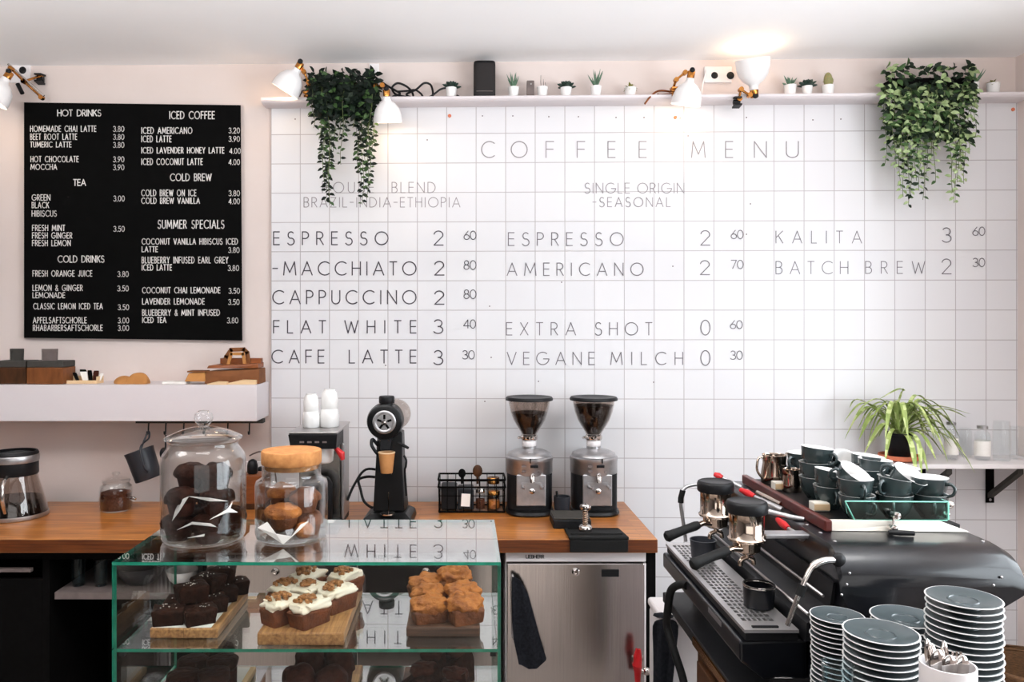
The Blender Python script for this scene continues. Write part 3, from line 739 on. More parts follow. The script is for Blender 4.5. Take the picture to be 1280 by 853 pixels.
# ------------------------------------------------------------------ trailing plants on the ledge
def trailing(name, label, x0, x1, yt, ymid, strands, mats, seed, dens, leafpx, gap=(2.4, 4.2), wts=(4, 3, 3), dk=.55):
    rnd = random.Random(seed)
    base = onledge((x0+x1)/2, .07)
    t = thing(name, label, 'plant', base)
    b = MB()
    px0, px1 = W(x0+8, 120, .07), W(x1-8, 120, .07)
    obj('planter', MB().hexa([(px0.x, px0.y-.04, LZ1+.0005), (px1.x, px1.y-.04, LZ1+.0005), (px1.x, px1.y+.04, LZ1+.0005), (px0.x, px0.y+.04, LZ1+.0005),
                              (px0.x-.008, px0.y-.048, LZ1+.07), (px1.x+.008, px1.y-.048, LZ1+.07), (px1.x+.008, px1.y+.048, LZ1+.07), (px0.x-.008, px0.y+.048, LZ1+.07)]), 'blackm', t, bevel=.004)
    fb = MB(); sb = MB()
    def put(q, size, mi=None, down=0.3):
        a = rnd.random()*2*PI
        d = Vector((math.cos(a), -abs(math.sin(a))*.7, rnd.uniform(-1.0, .5)-down)).normalized()
        nrm = Vector((rnd.uniform(-.5, .5), -1, rnd.uniform(-.2, .8))).normalized()
        l = size*rnd.uniform(.75, 1.2)
        m = mi if mi is not None else rnd.choices(range(len(mats)), weights=[5, 3, 2][:len(mats)])[0]
        fb.leaf(q, d, nrm, l, l*.5, m, .12, .2)
    for i in range(dens):
        px = rnd.uniform(x0+2, x1-2); py = yt+6+(ymid-yt)*rnd.random()**.8
        if py > 128 and (px < x0+8 or px > x1-8): py = rnd.uniform(yt+6, 126)
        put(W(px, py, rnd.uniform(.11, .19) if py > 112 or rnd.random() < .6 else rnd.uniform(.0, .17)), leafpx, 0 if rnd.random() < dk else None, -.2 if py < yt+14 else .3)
    for px, py in strands:
        yy = 108.0; pts = []; x = px+rnd.uniform(-6, 6); off = rnd.uniform(.12, .19); ph = rnd.random()*6
        nst = max(4, int((py-yy)/7))
        for i in range(nst+1):
            f = i/nst
            pts.append(W(x+(px-x)*min(1, f*1.6)+1.6*math.sin(ph+f*9), yy+(py-yy)*f, off+.01*math.sin(ph*2+f*6)-(.05 if i == 0 else 0)))
        sb.tube(bez(pts, 2), .0014, 5)
        dist = 0
        ln = py-yy; k = 0
        while dist < ln:
            f = dist/ln; i = min(int(f*nst), nst-1); u = f*nst-i
            q = pts[i].lerp(pts[i+1], u); side = 1 if k % 2 else -1; k += 1
            d = Vector((side*rnd.uniform(.5, 1), rnd.uniform(-.7, .3), rnd.uniform(-.9, .25))).normalized()
            l = leafpx*rnd.uniform(.7, 1.1)*(1-.3*f)
            m = rnd.choices(range(len(mats)), weights=wts)[0]
            fb.leaf(q, d, Vector((rnd.uniform(-.4, .4), -1, rnd.uniform(0, .9))).normalized(), l, l*.52, m, .12, .2)
            dist += rnd.uniform(*gap)
    obj('foliage', fb, mats, t); obj('stems', sb, 'stem', t)
    return t
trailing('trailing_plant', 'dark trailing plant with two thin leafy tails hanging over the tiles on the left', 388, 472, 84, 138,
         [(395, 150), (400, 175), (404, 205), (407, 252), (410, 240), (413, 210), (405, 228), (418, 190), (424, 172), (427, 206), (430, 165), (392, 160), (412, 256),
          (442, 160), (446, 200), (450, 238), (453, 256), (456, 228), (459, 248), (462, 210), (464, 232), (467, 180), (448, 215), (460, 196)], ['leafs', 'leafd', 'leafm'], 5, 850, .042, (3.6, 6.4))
trailing('trailing_plant', 'bushy green trailing plant with many leafy strands hanging over the tiles on the right', 1103, 1217, 76, 168,
         [(1108, 150), (1112, 165), (1107, 205), (1117, 190), (1121, 212), (1125, 236), (1130, 246), (1135, 257), (1140, 244), (1145, 226), (1150, 238), (1154, 250), (1158, 222), (1163, 200), (1168, 228), (1173, 186), (1178, 168), (1184, 180), (1188, 214), (1191, 240), (1194, 254), (1198, 228), (1202, 214), (1206, 230), (1211, 188), (1215, 150), (1219, 172), (1128, 200), (1147, 205), (1137, 215), (1200, 195)],
         ['leafd', 'leafm', 'leafl'], 9, 620, .043, (3.6, 6.6), (2, 4, 5), .12)
# ------------------------------------------------------------------ white box shelf on the left wall
SY0 = 3.872; SZ0, SZ1 = 1.356, 1.532; SX1 = -1.003
bs = obj('wall_shelf', MB().hexa([(-2.75, SY0, SZ0), (SX1, SY0, SZ0), (SX1, yw(SX1)+.013, SZ0), (-2.75, yw(-2.75)+.013, SZ0),
                                  (-2.75, SY0, SZ1), (SX1, SY0, SZ1), (SX1, yw(SX1)+.013, SZ1), (-2.75, yw(-2.75)+.013, SZ1)]), 'shelfpaint', bevel=.003)
tag(bs, 'thick white box shelf below the blackboard', 'shelf')
S = SZ1+.0006
def onS(px, off): return Vector(((px-PX)/F*off, off, S))     # on the shelf at depth off
# two wooden boxes with dark cloth-banded tops
def wood_crate(x0, x1, Y, hpx, mt, label, bx0, bx1, bcol):
    a, c = onS(x0, Y), onS(x1, Y); k = Y/1000; h = hpx*k
    t = thing('kraft_carton', label, 'bag', (a+c)/2, None)
    obj('bag_body', MB().box(a.x, c.x-.001, Y, Y+.13, S, S+h*.72), mt, t, bevel=.004)
    obj('top_band', MB().box(a.x+.001, c.x-.002, Y+.002, Y+.128, S+h*.7201, S+h), 'greybox', t, bevel=.004)
    u, v = (bx0-PX)*k, (bx1-PX)*k; hh = 15*k
    b = MB().prism([(u, S+h), (u-.001, S+h+hh), (v+.001, S+h+hh), (v-.001, S+h), (v-.006, S+h), (v-.008, S+h+hh*.8), (u+.008, S+h+hh*.8), (u+.006, S+h)], 'y', Y+.03, Y+.05)
    b.prism([(u+.004, S+h*.98), (u+.004, S+h+hh*.9), (v-.004, S+h+hh*.9), (v-.004, S+h*.98)], 'y', Y+.035, Y+.045)
    obj('folded_handle', b, bcol, t)
    return t
wood_crate(-8, 32.5, 3.92, 29, 'boxwood', 'dark brown bag with black top fold at the left end of the shelf', 8, 23, 'greybox')
wood_crate(33, 79, 3.91, 29, 'boxwood_l', 'mid-brown bag with grey top fold beside the pot of sticks', 48, 66, 'taupe')
# holder of black and white sticks
c = onS(108, 3.98)
t = thing('stick_holder', 'low pale wooden tray holding the black and white sticks', 'tray', c)
b = MB().box(c.x-.09, c.x+.07, c.y-.035, c.y+.035, S, S+.012)
b.box(c.x-.09, c.x-.085, c.y-.035, c.y+.035, S+.012, S+.035).box(c.x+.065, c.x+.07, c.y-.035, c.y+.035, S+.012, S+.035).box(c.x-.085, c.x+.065, c.y+.03, c.y+.035, S+.012, S+.035).box(c.x-.085, c.x+.065, c.y-.035, c.y-.03, S+.012, S+.016)
obj('tray_body', b, 'kraftl', t)
lab = {0: 'white stick with black tip, leaning left in the tray of sticks', 1: 'short black marker leaning at the left of the tray of sticks', 2: 'black stick in the middle of the tray of sticks', 3: 'dark brown stick right of the middle in the tray of sticks', 4: 'plain white stick leaning right at the end of the tray of sticks'}
for i, (xa, ya, xb, yb, w_, mt, tip) in enumerate([(107, 481, 103.5, 462, .034, 'paper', 'blackm'), (97, 477, 93, 466, .02, 'blackm', None), (113.5, 480, 112, 463, .022, 'blackm', None), (119, 480, 120.5, 463.5, .028, 'chocr', None), (124, 481, 127.5, 467, .018, 'paper', None)]):
    A = P(xa, ya, 3.975); B = P(xb, yb, 3.985); A.z = S+.0135
    t = thing('stir_stick', lab[i], 'stick', A)
    d = (B-A); q = A+d*.8
    sd = Vector((w_/2, 0, 0)); th = Vector((0, .004, 0))
    def slab(u, v, s0, s1): return [u-s0-th, u+s0-th, u+s0+th, u-s0+th, v-s1-th, v+s1-th, v+s1+th, v-s1+th]
    obj('shaft', MB().hexa(slab(A, q, sd*.8, sd)), mt, t, bevel=.002)
    obj('stick_tip', MB().hexa(slab(q+d*.002, B, sd, sd*.8)), tip or mt, t, bevel=.002)
# brown paper heap, white card, kraft box, paper bags
def crumple(name, label, cat, px, Y, w_, dp, h, mt, seed, e=.7):
    c = onS(px, Y); b = MB()
    b.blob(c+Vector((0, 0, h*.0)), (w_/2, dp/2, h), e, .012, 22, seed, 0, 36, 0, 1.0, flat=0.0)
    o = obj(name, b, mt); tag(o, label, cat); o.location.z = S
    return o
crumple('paper_filter', 'left heap of crumpled brown coffee filters on the shelf', 'coffee filter', 158, 3.97, .115, .1, .036, 'kraft', 4)
crumple('paper_filter', 'taller right heap of crumpled brown coffee filters on the shelf', 'coffee filter', 173, 3.955, .115, .08, .048, 'kraft', 8)
c = onS(220, 3.95)
o = obj('card', MB().box(c.x-.055, c.x+.06, 3.91, 3.98, S, S+.012), 'paper', bevel=.002); tag(o, 'flat white card lying left of the kraft box on the shelf', 'card')
def kraft_box():
    a, c = onS(230.5, 3.915), onS(256.5, 3.915); k = .003915
    t = thing('kraft_box', 'small tan kraft box between the white card and the brown carrier bags', 'box', (a+c)/2)
    S2 = S+.0125
    z = lambda py: CZ-(py-PY)*k
    t.location.z = S2; WL[t.name] = Vector(t.location)
    obj('carton', MB().hexa([(a.x, 3.915, S2), (c.x, 3.915, S2), (c.x, 4.0, S2), (a.x, 4.0, S2), (a.x+.018, 3.92, z(467)), (c.x-.003, 3.92, z(466)), (c.x-.003, 3.995, z(466)), (a.x+.018, 3.995, z(467))]), 'kraft', t, bevel=.003)
    obj('lid_flap', MB().box(a.x+.012, c.x-.003, 3.917, 3.998, z(465.9), z(464)), 'kraftd', t, bevel=.001)
kraft_box()
k = .00395
t = thing('carrier_bag', 'dark brown paper bag lying at the bottom of the bag pile on the shelf', 'paper bag', onS(290, 3.95))
a, c = onS(258, 3.95), onS(326, 3.95)
z = lambda py: CZ-(py-PY)*k
zz0 = S+.0005
b = MB(); b.loft([[(a.x, 3.92, zz0), (a.x+.004, 3.92, z(470)), (a.x+.01, 3.92, z(464)), (a.x+.02, 4.05, z(464)), (a.x+.01, 4.05, zz0)],
                  [((a.x+c.x)/2, 3.915, zz0), ((a.x+c.x)/2, 3.912, z(470)), ((a.x+c.x)/2, 3.92, z(463)), ((a.x+c.x)/2, 4.05, z(462.5)), ((a.x+c.x)/2, 4.05, zz0)],
                  [(c.x, 3.92, zz0), (c.x, 3.92, z(472)), (c.x-.002, 3.925, z(461)), (c.x-.002, 4.05, z(461)), (c.x, 4.05, zz0)]], True, True, 0, False)
obj('bag_body', b, 'kraftd', t, bevel=.003)
t = thing('carrier_bag', 'brown paper carrier bag with twisted handle on top of the bag pile', 'paper bag', Vector((onS(295, 3.96).x, 3.96, z(460.4))))
b = MB(); zb = z(460.4)
b.loft([[(P(260, 0, 3.95).x, 3.93, zb), (P(262, 0, 3.95).x, 3.93, z(457)), (P(268, 0, 3.95).x, 4.04, z(456)), (P(262, 0, 3.95).x, 4.04, zb)],
        [(P(290, 0, 3.95).x, 3.925, zb), (P(290, 0, 3.95).x, 3.93, z(456)), (P(290, 0, 3.95).x, 4.04, z(455)), (P(290, 0, 3.95).x, 4.04, zb)],
        [(P(324, 0, 3.95).x, 3.93, zb), (P(324, 0, 3.95).x, 3.93, z(455)), (P(324, 0, 3.95).x, 4.04, z(454)), (P(324, 0, 3.95).x, 4.04, zb)]], True, True, 0, False)
b.box(P(272, 0, 3.95).x, P(323.5, 0, 3.95).x, 3.99, 4.03, z(455.5), z(448.5))
obj('bag_body', b, 'brownwood', t, bevel=.002)
def strap(pts, wd, mt, Y):
    b = MB()
    for (ax, ay), (bx, by) in zip(pts[:-1], pts[1:]):
        A, B = P(ax, ay, Y), P(bx, by, Y); d = (B-A).normalized(); n = Vector((-d.z, 0, d.x))*wd/2; th = Vector((0, .004, 0)); e = d*wd*.3
        b.hexa([A-e-n-th, B+e-n-th, B+e+n-th, A-e+n-th, A-e-n+th, B+e-n+th, B+e+n+th, A-e+n+th])
    return b
obj('handle', strap([(281, 455), (283, 446), (289, 437.5), (305, 437), (309, 441), (311, 455)], .02, 'kraftd', 3.985), 'kraftd', t)
obj('handle', strap([(285.5, 455), (289, 442.5), (304, 442.5), (306, 455)], .015, 'kraft', 3.965), 'kraft', t)
for i, (x0, x1, y0, y1, Y, lb) in enumerate([(259, 284, 477, 482, 3.885, 'flat pale kraft paper left, in front of the dark brown bag'), (285, 320, 474.5, 482, 3.9, 'folded pale kraft paper bag lying in front of the carrier bags')]):
    a, c = onS(x0, Y), onS(x1, Y); h = (y1-y0)*.0039*.8
    b = MB().loft([[(a.x, Y-.005, S), (a.x, Y+.02, S), (a.x, Y+.02, S+h*.3), (a.x, Y-.005, S+h*.3)], [((a.x+c.x)/2, Y-.006, S), ((a.x+c.x)/2, Y+.022, S), ((a.x+c.x)/2, Y+.022, S+h), ((a.x+c.x)/2, Y-.006, S+h*.8)], [(c.x, Y-.005, S), (c.x, Y+.02, S), (c.x, Y+.02, S+h*.9), (c.x, Y-.005, S+h*.9)]], True, True, 0, False)
    o = obj('folded_paper', b, 'kraftl', bevel=.001); tag(o, lb, 'paper')
# hook rail under the shelf and the dark jug hung on it
t = thing('hook_rail', 'dark rail of hooks fixed under the white shelf', 'rail', (P(255, 0, 3.98).x, 3.98, 1.3555))
b = MB().box(P(172, 0, 3.98).x, P(330, 0, 3.98).x, 3.955, 4.005, 1.336, 1.3552)
obj('rail_bar', b, 'greybox', t)
for px in (186, 207.5, 230, 256, 285, 312):
    q = P(px, 0, 3.97); q.z = 1.336
    obj('hook', MB().tube(bez([q, q+Vector((0, -.004, -.02)), q+Vector((.002, -.012, -.05)), q+Vector((.002, -.026, -.052)), q+Vector((.002, -.03, -.038))], 6), .0035, 6), 'blackp', t)
q = P(188, 559, 3.945)
t = thing('hanging_jug', 'dark grey metal jug hung tilted by its handle under the shelf', 'jug', P(182, 598, 3.94))
Q = Matrix.Rotation(R(-22), 3, 'Y'); Q = Matrix.Rotation(R(22), 3, 'Y')
c = P(186, 599, 3.93); Q = Matrix.Rotation(R(-19), 3, 'Y')
obj('jug_body', MB().shell([(.06, 0), (.064, .004), (.066, .06), (.068, .125), (.071, .15)], c, .003, 30, Q), 'cupdark', t)
ax = Q @ Vector((0, 0, 1))
top = c+ax*.13
obj('jug_handle', MB().tube(bez([c+Q @ Vector((.035, -.066, .04)), c+Q @ Vector((.04, -.1, .07)), c+Q @ Vector((.05, -.09, .16)), P(186, 548, 3.925), P(185, 540, 3.928), c+Q @ Vector((.03, -.06, .145))], 6), .0045, 8), 'cupdark', t)
t = thing('hanging_scoop', 'small black scoop hanging beside the dark jug', 'scoop', P(206, 566, 3.94))
obj('handle', MB().tube([P(207.5, 544, 3.943), P(207, 553, 3.943), P(207, 560, 3.943)], .004, 6), 'blackp', t)
obj('bowl', MB().ball(P(205, 567, 3.943), (.022, .015, .03), 14), 'blackp', t)

# ------------------------------------------------------------------ back counter and what is built under it
CX1 = .808; CYF = 3.335
ct = obj('worktop', MB().box(-2.75, CX1, CYF, 4.04, CT-.056, CT), 'counter', bevel=.003, origin=(-2.75, CYF, CT-.056)); tag(ct, 'long oiled wooden worktop running along the back wall', 'worktop')
C0 = CT+.0006
cab = thing('counter_base', 'dark open base cabinet under the left end of the wooden worktop', 'cabinet', (-1.9, 3.4, 0))
obj('back_panel', MB().box(-2.75, -1.1, 3.98, 4.0, 0, CT-.057), 'blackm', cab)
obj('side_panel', MB().box(-1.125, -1.105, CYF+.05, 3.979, 0, CT-.057), 'blackm', cab)
obj('side_panel', MB().box(-2.75, -2.73, CYF+.05, 3.979, 0, CT-.057), 'blackm', cab)
obj('apron', MB().box(-2.729, -1.126, CYF+.06, CYF+.08, CT-.1, CT-.057), 'blackm', cab)
obj('divider', MB().box(-1.80, -1.77, CYF+.081, 3.979, 0, CT-.057), 'blackm', cab)
obj('inner_shelf', MB().box(-1.745, -1.127, 3.41, 3.90, .655, .684), 'taupe', cab)
obj('drawer_front', MB().box(-2.729, -1.801, CYF+.082, CYF+.1, .12, .74), 'blackm', cab)
obj('drawer_handle', MB().box(-2.2, -1.84, CYF+.06, CYF+.0815, .775, .79), 'taupe', cab)
for px, r, h, lb in ((98, .03, .12, 'plain drinking glass standing left on the dark shelf under the worktop'), (126, .03, .115, 'drinking glass standing second on the dark shelf under the worktop')):
    c = Vector(((px-PX)/F*3.5, 3.5, .6846)); o = obj('drinking_glass', MB().shell([(r*.8, 0), (r*.85, .003), (r, h)], c, .002, 20), 'tumbler'); tag(o, lb, 'glass')
c = Vector(((176-PX)/F*3.55, 3.55, .6846))
o = obj('dark_dish', MB().shell([(.06, 0), (.07, .01), (.1, .05), (.105, .075)], c, .005, 26), 'cupdark'); tag(o, 'dark low dish on the shelf under the worktop, behind the brownies', 'dish')
c = Vector(((228-PX)/F*3.5, 3.5, .6846))
o = obj('white_bowl', MB().shell([(.025, 0), (.03, .006), (.055, .03), (.066, .055), (.068, .07)], c, .004, 26), 'china'); tag(o, 'white bowl on the shelf under the worktop, seen through the glass case', 'bowl')

# fridges
def fridge(x0, x1, label, letters=True):
    yf = 3.362; top = CT-.0605
    t = thing('undercounter_fridge', label, 'fridge', ((x0+x1)/2, yf+.25, 0), None)
    obj('cabinet_body', MB().box(x0, x1, yf+.035, 3.95, .02, top), 'whitepaint', t, bevel=.003)
    obj('top_strip', MB().box(x0, x1, yf+.004, yf+.034, top-.042, top-.0005), 'whitepaint', t, bevel=.003)
    dr = obj('door', MB().box(x0+.004, x1-.008, yf, yf+.033, .09, top-.048), 'steel', t, bevel=.004)
    obj('door_edge', MB().box(x1-.0075, x1-.0005, yf+.002, yf+.033, .09, top-.048), 'whitepaint', t)
    obj('kick_plate', MB().box(x0+.01, x1-.01, yf+.02, yf+.034, .021, .085), 'blackm', t)
    lk = obj('lock', MB().lathe([(0, 0), (.017, 0), (.017, .006), (.012, .009), (.006, .009), (.005, .006), (0, .006)], (x0+.293, yf-.0005, top-.083), 22, Matrix.Rotation(PI/2, 3, 'X')), 'chrome', dr)
    obj('display', MB().box(x0+.402, x0+.475, yf-.004, yf-.0005, top-.103, top-.072), 'blackp', dr, bevel=.002)
    h = obj('handle', MB().tube(bez([(x0+.028, yf-.001, top-.1), (x0+.028, yf-.03, top-.108), (x0+.03, yf-.034, top-.14), (x0+.03, yf-.034, top-.32), (x0+.028, yf-.03, top-.345), (x0+.028, yf-.001, top-.35)], 5), .006, 8), 'alu', dr)
    if letters:
        def pl(u, v, off=0.0): return Vector((u, yf+.0039-off, v))
        b = MB()
        def ft(s, xa, xb, za, zb, th):
            hh = zb-za; ws = [G[c][0] for c in s]; kx = (xb-xa-(len(s)-1)*.2*hh)/(sum(ws)*hh); x = xa
            for c in s:
                for st in G[c][1]:
                    pts = [(x+a*hh*kx, za+d*hh) for a, d in st]
                    for (ax, ay), (bx, by) in zip(pts[:-1], pts[1:]):
                        dx, dy = bx-ax, by-ay; ln = math.hypot(dx, dy)
                        if ln < 1e-7: continue
                        dx /= ln; dy /= ln; e = th/2
                        q = [(ax-dx*e-dy*e, ay-dy*e+dx*e), (bx+dx*e-dy*e, by+dy*e+dx*e), (bx+dx*e+dy*e, by+dy*e-dx*e), (ax-dx*e+dy*e, ay-dy*e-dx*e)]
                        b.hexa([pl(u, v, 0) for u, v in q]+[pl(u, v, .001) for u, v in q])
                x += G[c][0]*hh*kx+.2*hh
        ft('LIEBHERR', x0+.085, x0+.16, top-.026, top-.013, .0027)
        obj('brand_lettering', b, 'blackp', t)
    return t
fr = fridge(.176, .766, 'steel undercounter fridge with dark cloth on its handle, under the right end of the worktop')
fridge(-.455, .135, 'middle steel fridge seen through the glass case, behind the golden cakes', True)
fridge(-1.086, -.496, 'left steel fridge seen through the glass case, behind the brownies', True)
obj_side = obj('end_panel', MB().box(.772, .806, CYF+.03, 3.98, 0, CT-.057), 'blackm'); tag(obj_side, 'black end panel closing the worktop beside the steel fridge', 'panel')
# dark tea towel over the handle
yf = 3.362
def Pf(px, py, Y): return P(px, py, Y)
outl = [[(640, 722), (645, 722.5), (650, 726), (656, 735)], [(639.5, 745), (646, 743), (654, 742), (661, 746)], [(640, 775), (649, 773), (660, 772), (669, 775)], [(642, 800), (654, 800), (666, 800), (676, 801)], [(648.5, 831), (659, 831), (671, 829), (683, 823)], [(652, 832), (661, 837), (671, 836.5), (682.5, 826)]]
rings = []
for j in range(len(outl)-1):
    for k_ in range(6 if j < len(outl)-2 else 7):
        f = k_/6; rr = []
        for i in range(13):
            u = i/12*3; a0 = min(int(u), 2); g = u-a0
            q0 = [outl[j][a0][n]*(1-g)+outl[j][a0+1][n]*g for n in (0, 1)]; q1 = [outl[j+1][a0][n]*(1-g)+outl[j+1][a0+1][n]*g for n in (0, 1)]
            t_ = (j+f)/5
            rr.append(P(q0[0]*(1-f)+q1[0]*f, q0[1]*(1-f)+q1[1]*f, 3.318-.009*math.sin(i*.9+t_*1.5)*(.4+t_)-.01*t_))
        rings.append(rr+[v+Vector((0, .006, 0)) for v in reversed(rr)])
tw = obj('tea_towel', MB().loft(rings, True, True, 0, True), 'cloth'); tag(tw, 'dark grey tea towel hanging from the steel fridge handle', 'towel')

# red lever valve at the fridge's right
t = thing('lever_valve', 'red plastic lever on a chrome fitting at the right edge of the steel fridge', 'valve', P(800, 853, 3.25))
b = MB().tube([P(797, 853, 3.3), P(797, 840, 3.29), P(796.5, 832, 3.285)], [.012, .015, .02], 10); b.tube([P(796, 832, 3.285), P(799, 822, 3.28), P(799, 812, 3.28)], [.02, .012, .007], 10); b.tube([P(795, 832, 3.285), P(794, 820, 3.28), P(796, 811, 3.28)], [.012, .007, .005], 8)
obj('lever', b, 'redp', t)
b = MB().tube(bez([P(797, 838, 3.3), P(804, 840, 3.3), P(813, 839, 3.3), P(822, 842, 3.3)], 5), .011, 10).ball(P(808, 839.5, 3.3), .017, 12).ball(P(815, 840, 3.3), .014, 12)
obj('fitting', b, 'chrome', t)

# ------------------------------------------------------------------ glass display case on the front counter
GX0, GX1, GY0, GY1, GT = -.877, .0917, 1.993, 2.42, 1.24
S1, S2 = 1.020, .800; T = .008
case = thing('display_case', 'glass display case with green edges holding boards of cakes', 'display case', ((GX0+GX1)/2, (GY0+GY1)/2, .778))
def slab(x0, x1, y0, y1, z0, z1, big, mats, nm):
    """glass sheet: clear faces, green polished edges; big names the axis of its thickness"""
    b = MB().box(x0, x1, y0, y1, z0, z1)
    ax = {'z': (0, 1), 'y': (2, 4), 'x': (3, 5)}[big]
    b.m = [0 if i in ax else 1 for i in range(6)]
    return obj(nm, b, mats, case)
slab(GX0, GX1, GY0, GY1, GT-T, GT, 'z', ['paneh', 'edge'], 'top_pane')
slab(GX0, GX1, GY0, GY0+T, .798, GT-T-.0005, 'y', ['pane', 'edge'], 'front_pane')
slab(GX0, GX0+T, GY0+T+.0005, GY1, .798, GT-T-.0005, 'x', ['pane', 'edge'], 'side_pane')
slab(GX1-T, GX1, GY0+T+.0005, GY1, .798, GT-T-.0005, 'x', ['pane', 'edge'], 'side_pane')
slab(GX0+T+.0005, GX1-T-.0005, GY0+T+.0005, GY1-.004, S1-T, S1, 'z', ['paneh', 'edge'], 'glass_shelf')
slab(GX0, GX1, GY0, GY1, S2-T, S2-.0021, 'z', ['paneh', 'edge'], 'base_pane')
b = MB()
for x in (GX0+.012, GX1-.026): 
    for y in (GY0+.012, GY1-.03): b.box(x, x+.014, y, y+.014, S1-T-.012, S1-T-.0003)
obj('shelf_clip', b, 'blackp', case)
# bar counter assumed below the frame, added to carry the case
fc = thing('assumed_front_counter', 'dark front counter, assumed, carrying the glass case', 'counter', ((GX0+GX1)/2, 2.2, 0))
obj('counter_body', MB().box(GX0+.01, GX1-.01, GY0+.03, GY1-.02, 0, .76), 'blackm', fc)
obj('counter_top', MB().box(GX0-.005, GX1+.005, GY0-.02, GY1+.005, .7605, S2-T-.0005), 'boxwood', fc, bevel=.003)

# ------------------------------------------------------------------ cakes in the case
rnd = random.Random(3)
S1e = S1+.0006
def board(x0, x1, y0, y1, th, mt, label, z=S1e, nm='cutting_board', paper=None):
    t = thing(nm, label, 'board', ((x0+x1)/2, (y0+y1)/2, z))
    obj('board_slab', MB().box(x0, x1, y0, y1, z, z+th), mt, t, bevel=.004)
    if paper: obj('paper_liner', MB().box(paper[0], paper[1], paper[2], paper[3], z+th+.0003, z+th+.0015), 'paper', t)
    return t
board(-.523, -.304, 2.02, 2.395, .032, 'board_wood', 'thick pale wooden board under the frosted loaf cakes')
board(-.812, -.636, 2.065, 2.36, .026, 'board_wood', 'wooden board lined with white paper under the brownies', paper=(-.806, -.655, 2.07, 2.35))
board(-.150, .042, 2.075, 2.36, .026, 'board_dark', 'dark wooden board under the golden loaf cakes')
def loaf(rx, ry, h, seed, mt='cake'):
    """small tin loaf: narrower at the foot, bulging at the top"""
    b = MB(); n = 40; rings = []
    sg = lambda x, q: math.copysign(abs(x)**q, x)
    for z, f in ((0, .90), (.02*h, .92), (.3*h, .95), (.62*h, 1.0), (.78*h, 1.03), (.9*h, .97), (.98*h, .75), (1.02*h, .35)):
        ring = []
        for k in range(n):
            a = 2*PI*k/n; v = Vector((rx*f*sg(math.cos(a), .16), ry*f*sg(math.sin(a), .16), z))
            q = noise.noise(v*55+Vector((seed*5.1, 2, seed)))*.0035
            v.x *= 1+q/rx*.8; v.y *= 1+q/ry*.8
            if z > 0: v.z += q*1.3
            ring.append(v)
        rings.append(ring)
    return b.loft(rings, True, True, 0, True)
def place_part_obj(nm, b, mt, parent, loc, rz):
    q = Matrix.Rotation(rz, 3, 'Z')
    b.v = [q @ v+Vector(loc) for v in b.v]
    return obj(nm, b, mt, parent)
MT = S1e+.0325
fz = [(-.478, 2.10, 0, 'front left'), (-.402, 2.083, 1, 'front right'), (-.348, 2.19, 2, 'middle right'), (-.424, 2.205, 3, 'middle'), (-.487, 2.215, 4, 'middle left'), (-.452, 2.325, 5, 'back left'), (-.345, 2.32, 6, 'back right')]
for x, y, i, nm in fz:
    rz = R(-36+rnd.uniform(-5, 5)); lo = Vector((x, y, MT))
    t = thing('frosted_loaf_cake', 'small white-frosted loaf cake with walnuts, %s of the pale board' % nm, 'cake', lo, 'frosted loaf cakes on the pale board')
    place_part_obj('cake_base', loaf(.033, .05, .046, i), 'cake', t, lo, rz)
    b = MB().blob((0, 0, .05), (.034, .05, .013), .3, .014, 80, i+3, 0, 48, 0, .7)
    place_part_obj('frosting', b, 'frost', t, lo, rz)
    b = MB()
    for q in range(30):
        a = rnd.random()*2*PI; rr = rnd.random()**.6
        b.blob((rr*.026*math.cos(a)-.004, rr*.033*math.sin(a)-.008, .064+.011*(1-rr)), (rnd.uniform(.004, .009), rnd.uniform(.004, .008), rnd.uniform(.003, .007)), .8, .002, 150, q+i, rnd.random()*3, 8)
    place_part_obj('walnut_topping', b, 'nuts', t, lo, rz)
BT2 = S1e+.0266+.0005
bz = [(-.775, 2.105, 0, 12, 'front left of the lined board'), (-.697, 2.108, 0, 28, 'front right of the lined board'), (-.770, 2.183, 0, 8, 'left in the second row'), (-.692, 2.19, 0, 30, 'right in the second row'), (-.765, 2.262, 0, 20, 'left in the third row'), (-.688, 2.268, 0, 32, 'right in the third row'), (-.74, 2.33, 0, 10, 'left in the back row'), (-.672, 2.335, 0, 25, 'right in the back row'),
      (-.735, 2.16, 1, 35, 'on top, nearest the front'), (-.715, 2.235, 1, -20, 'on top in the middle of the heap'), (-.70, 2.305, 1, 15, 'on top at the back of the heap')]
for i, (x, y, lv, rz, nm) in enumerate(bz):
    lo = Vector((x, y, BT2+lv*.043))
    t = thing('brownie', 'dark chocolate brownie loaf, %s' % nm, 'brownie', lo, 'brownies on the lined board')
    b = loaf(.041, .032, .042, i+20)
    place_part_obj('brownie_body', b, 'choc', t, lo, R(rz))
    b = MB()
    for q in range(11):
        b.blob((rnd.uniform(-.024, .024), rnd.uniform(-.02, .02), .0425), (.002, .0018, .0012), .9, .0, 1, q, 0, 6)
    place_part_obj('salt_flakes', b, 'salt', t, lo, R(rz))
GTz = S1e+.0266
gz = [(-.093, 2.125, 0, 15, 0, 'front left of the dark board'), (.002, 2.118, 0, 25, 1, 'front right of the dark board'), (-.098, 2.215, .0, -5, 0, 'left in the second row'), (-.005, 2.212, .0, 18, 1, 'right in the second row'), (-.028, 2.31, .012, 8, 1, 'back of the heap'), (-.11, 2.30, .0, 30, 0, 'back left, half hidden')]
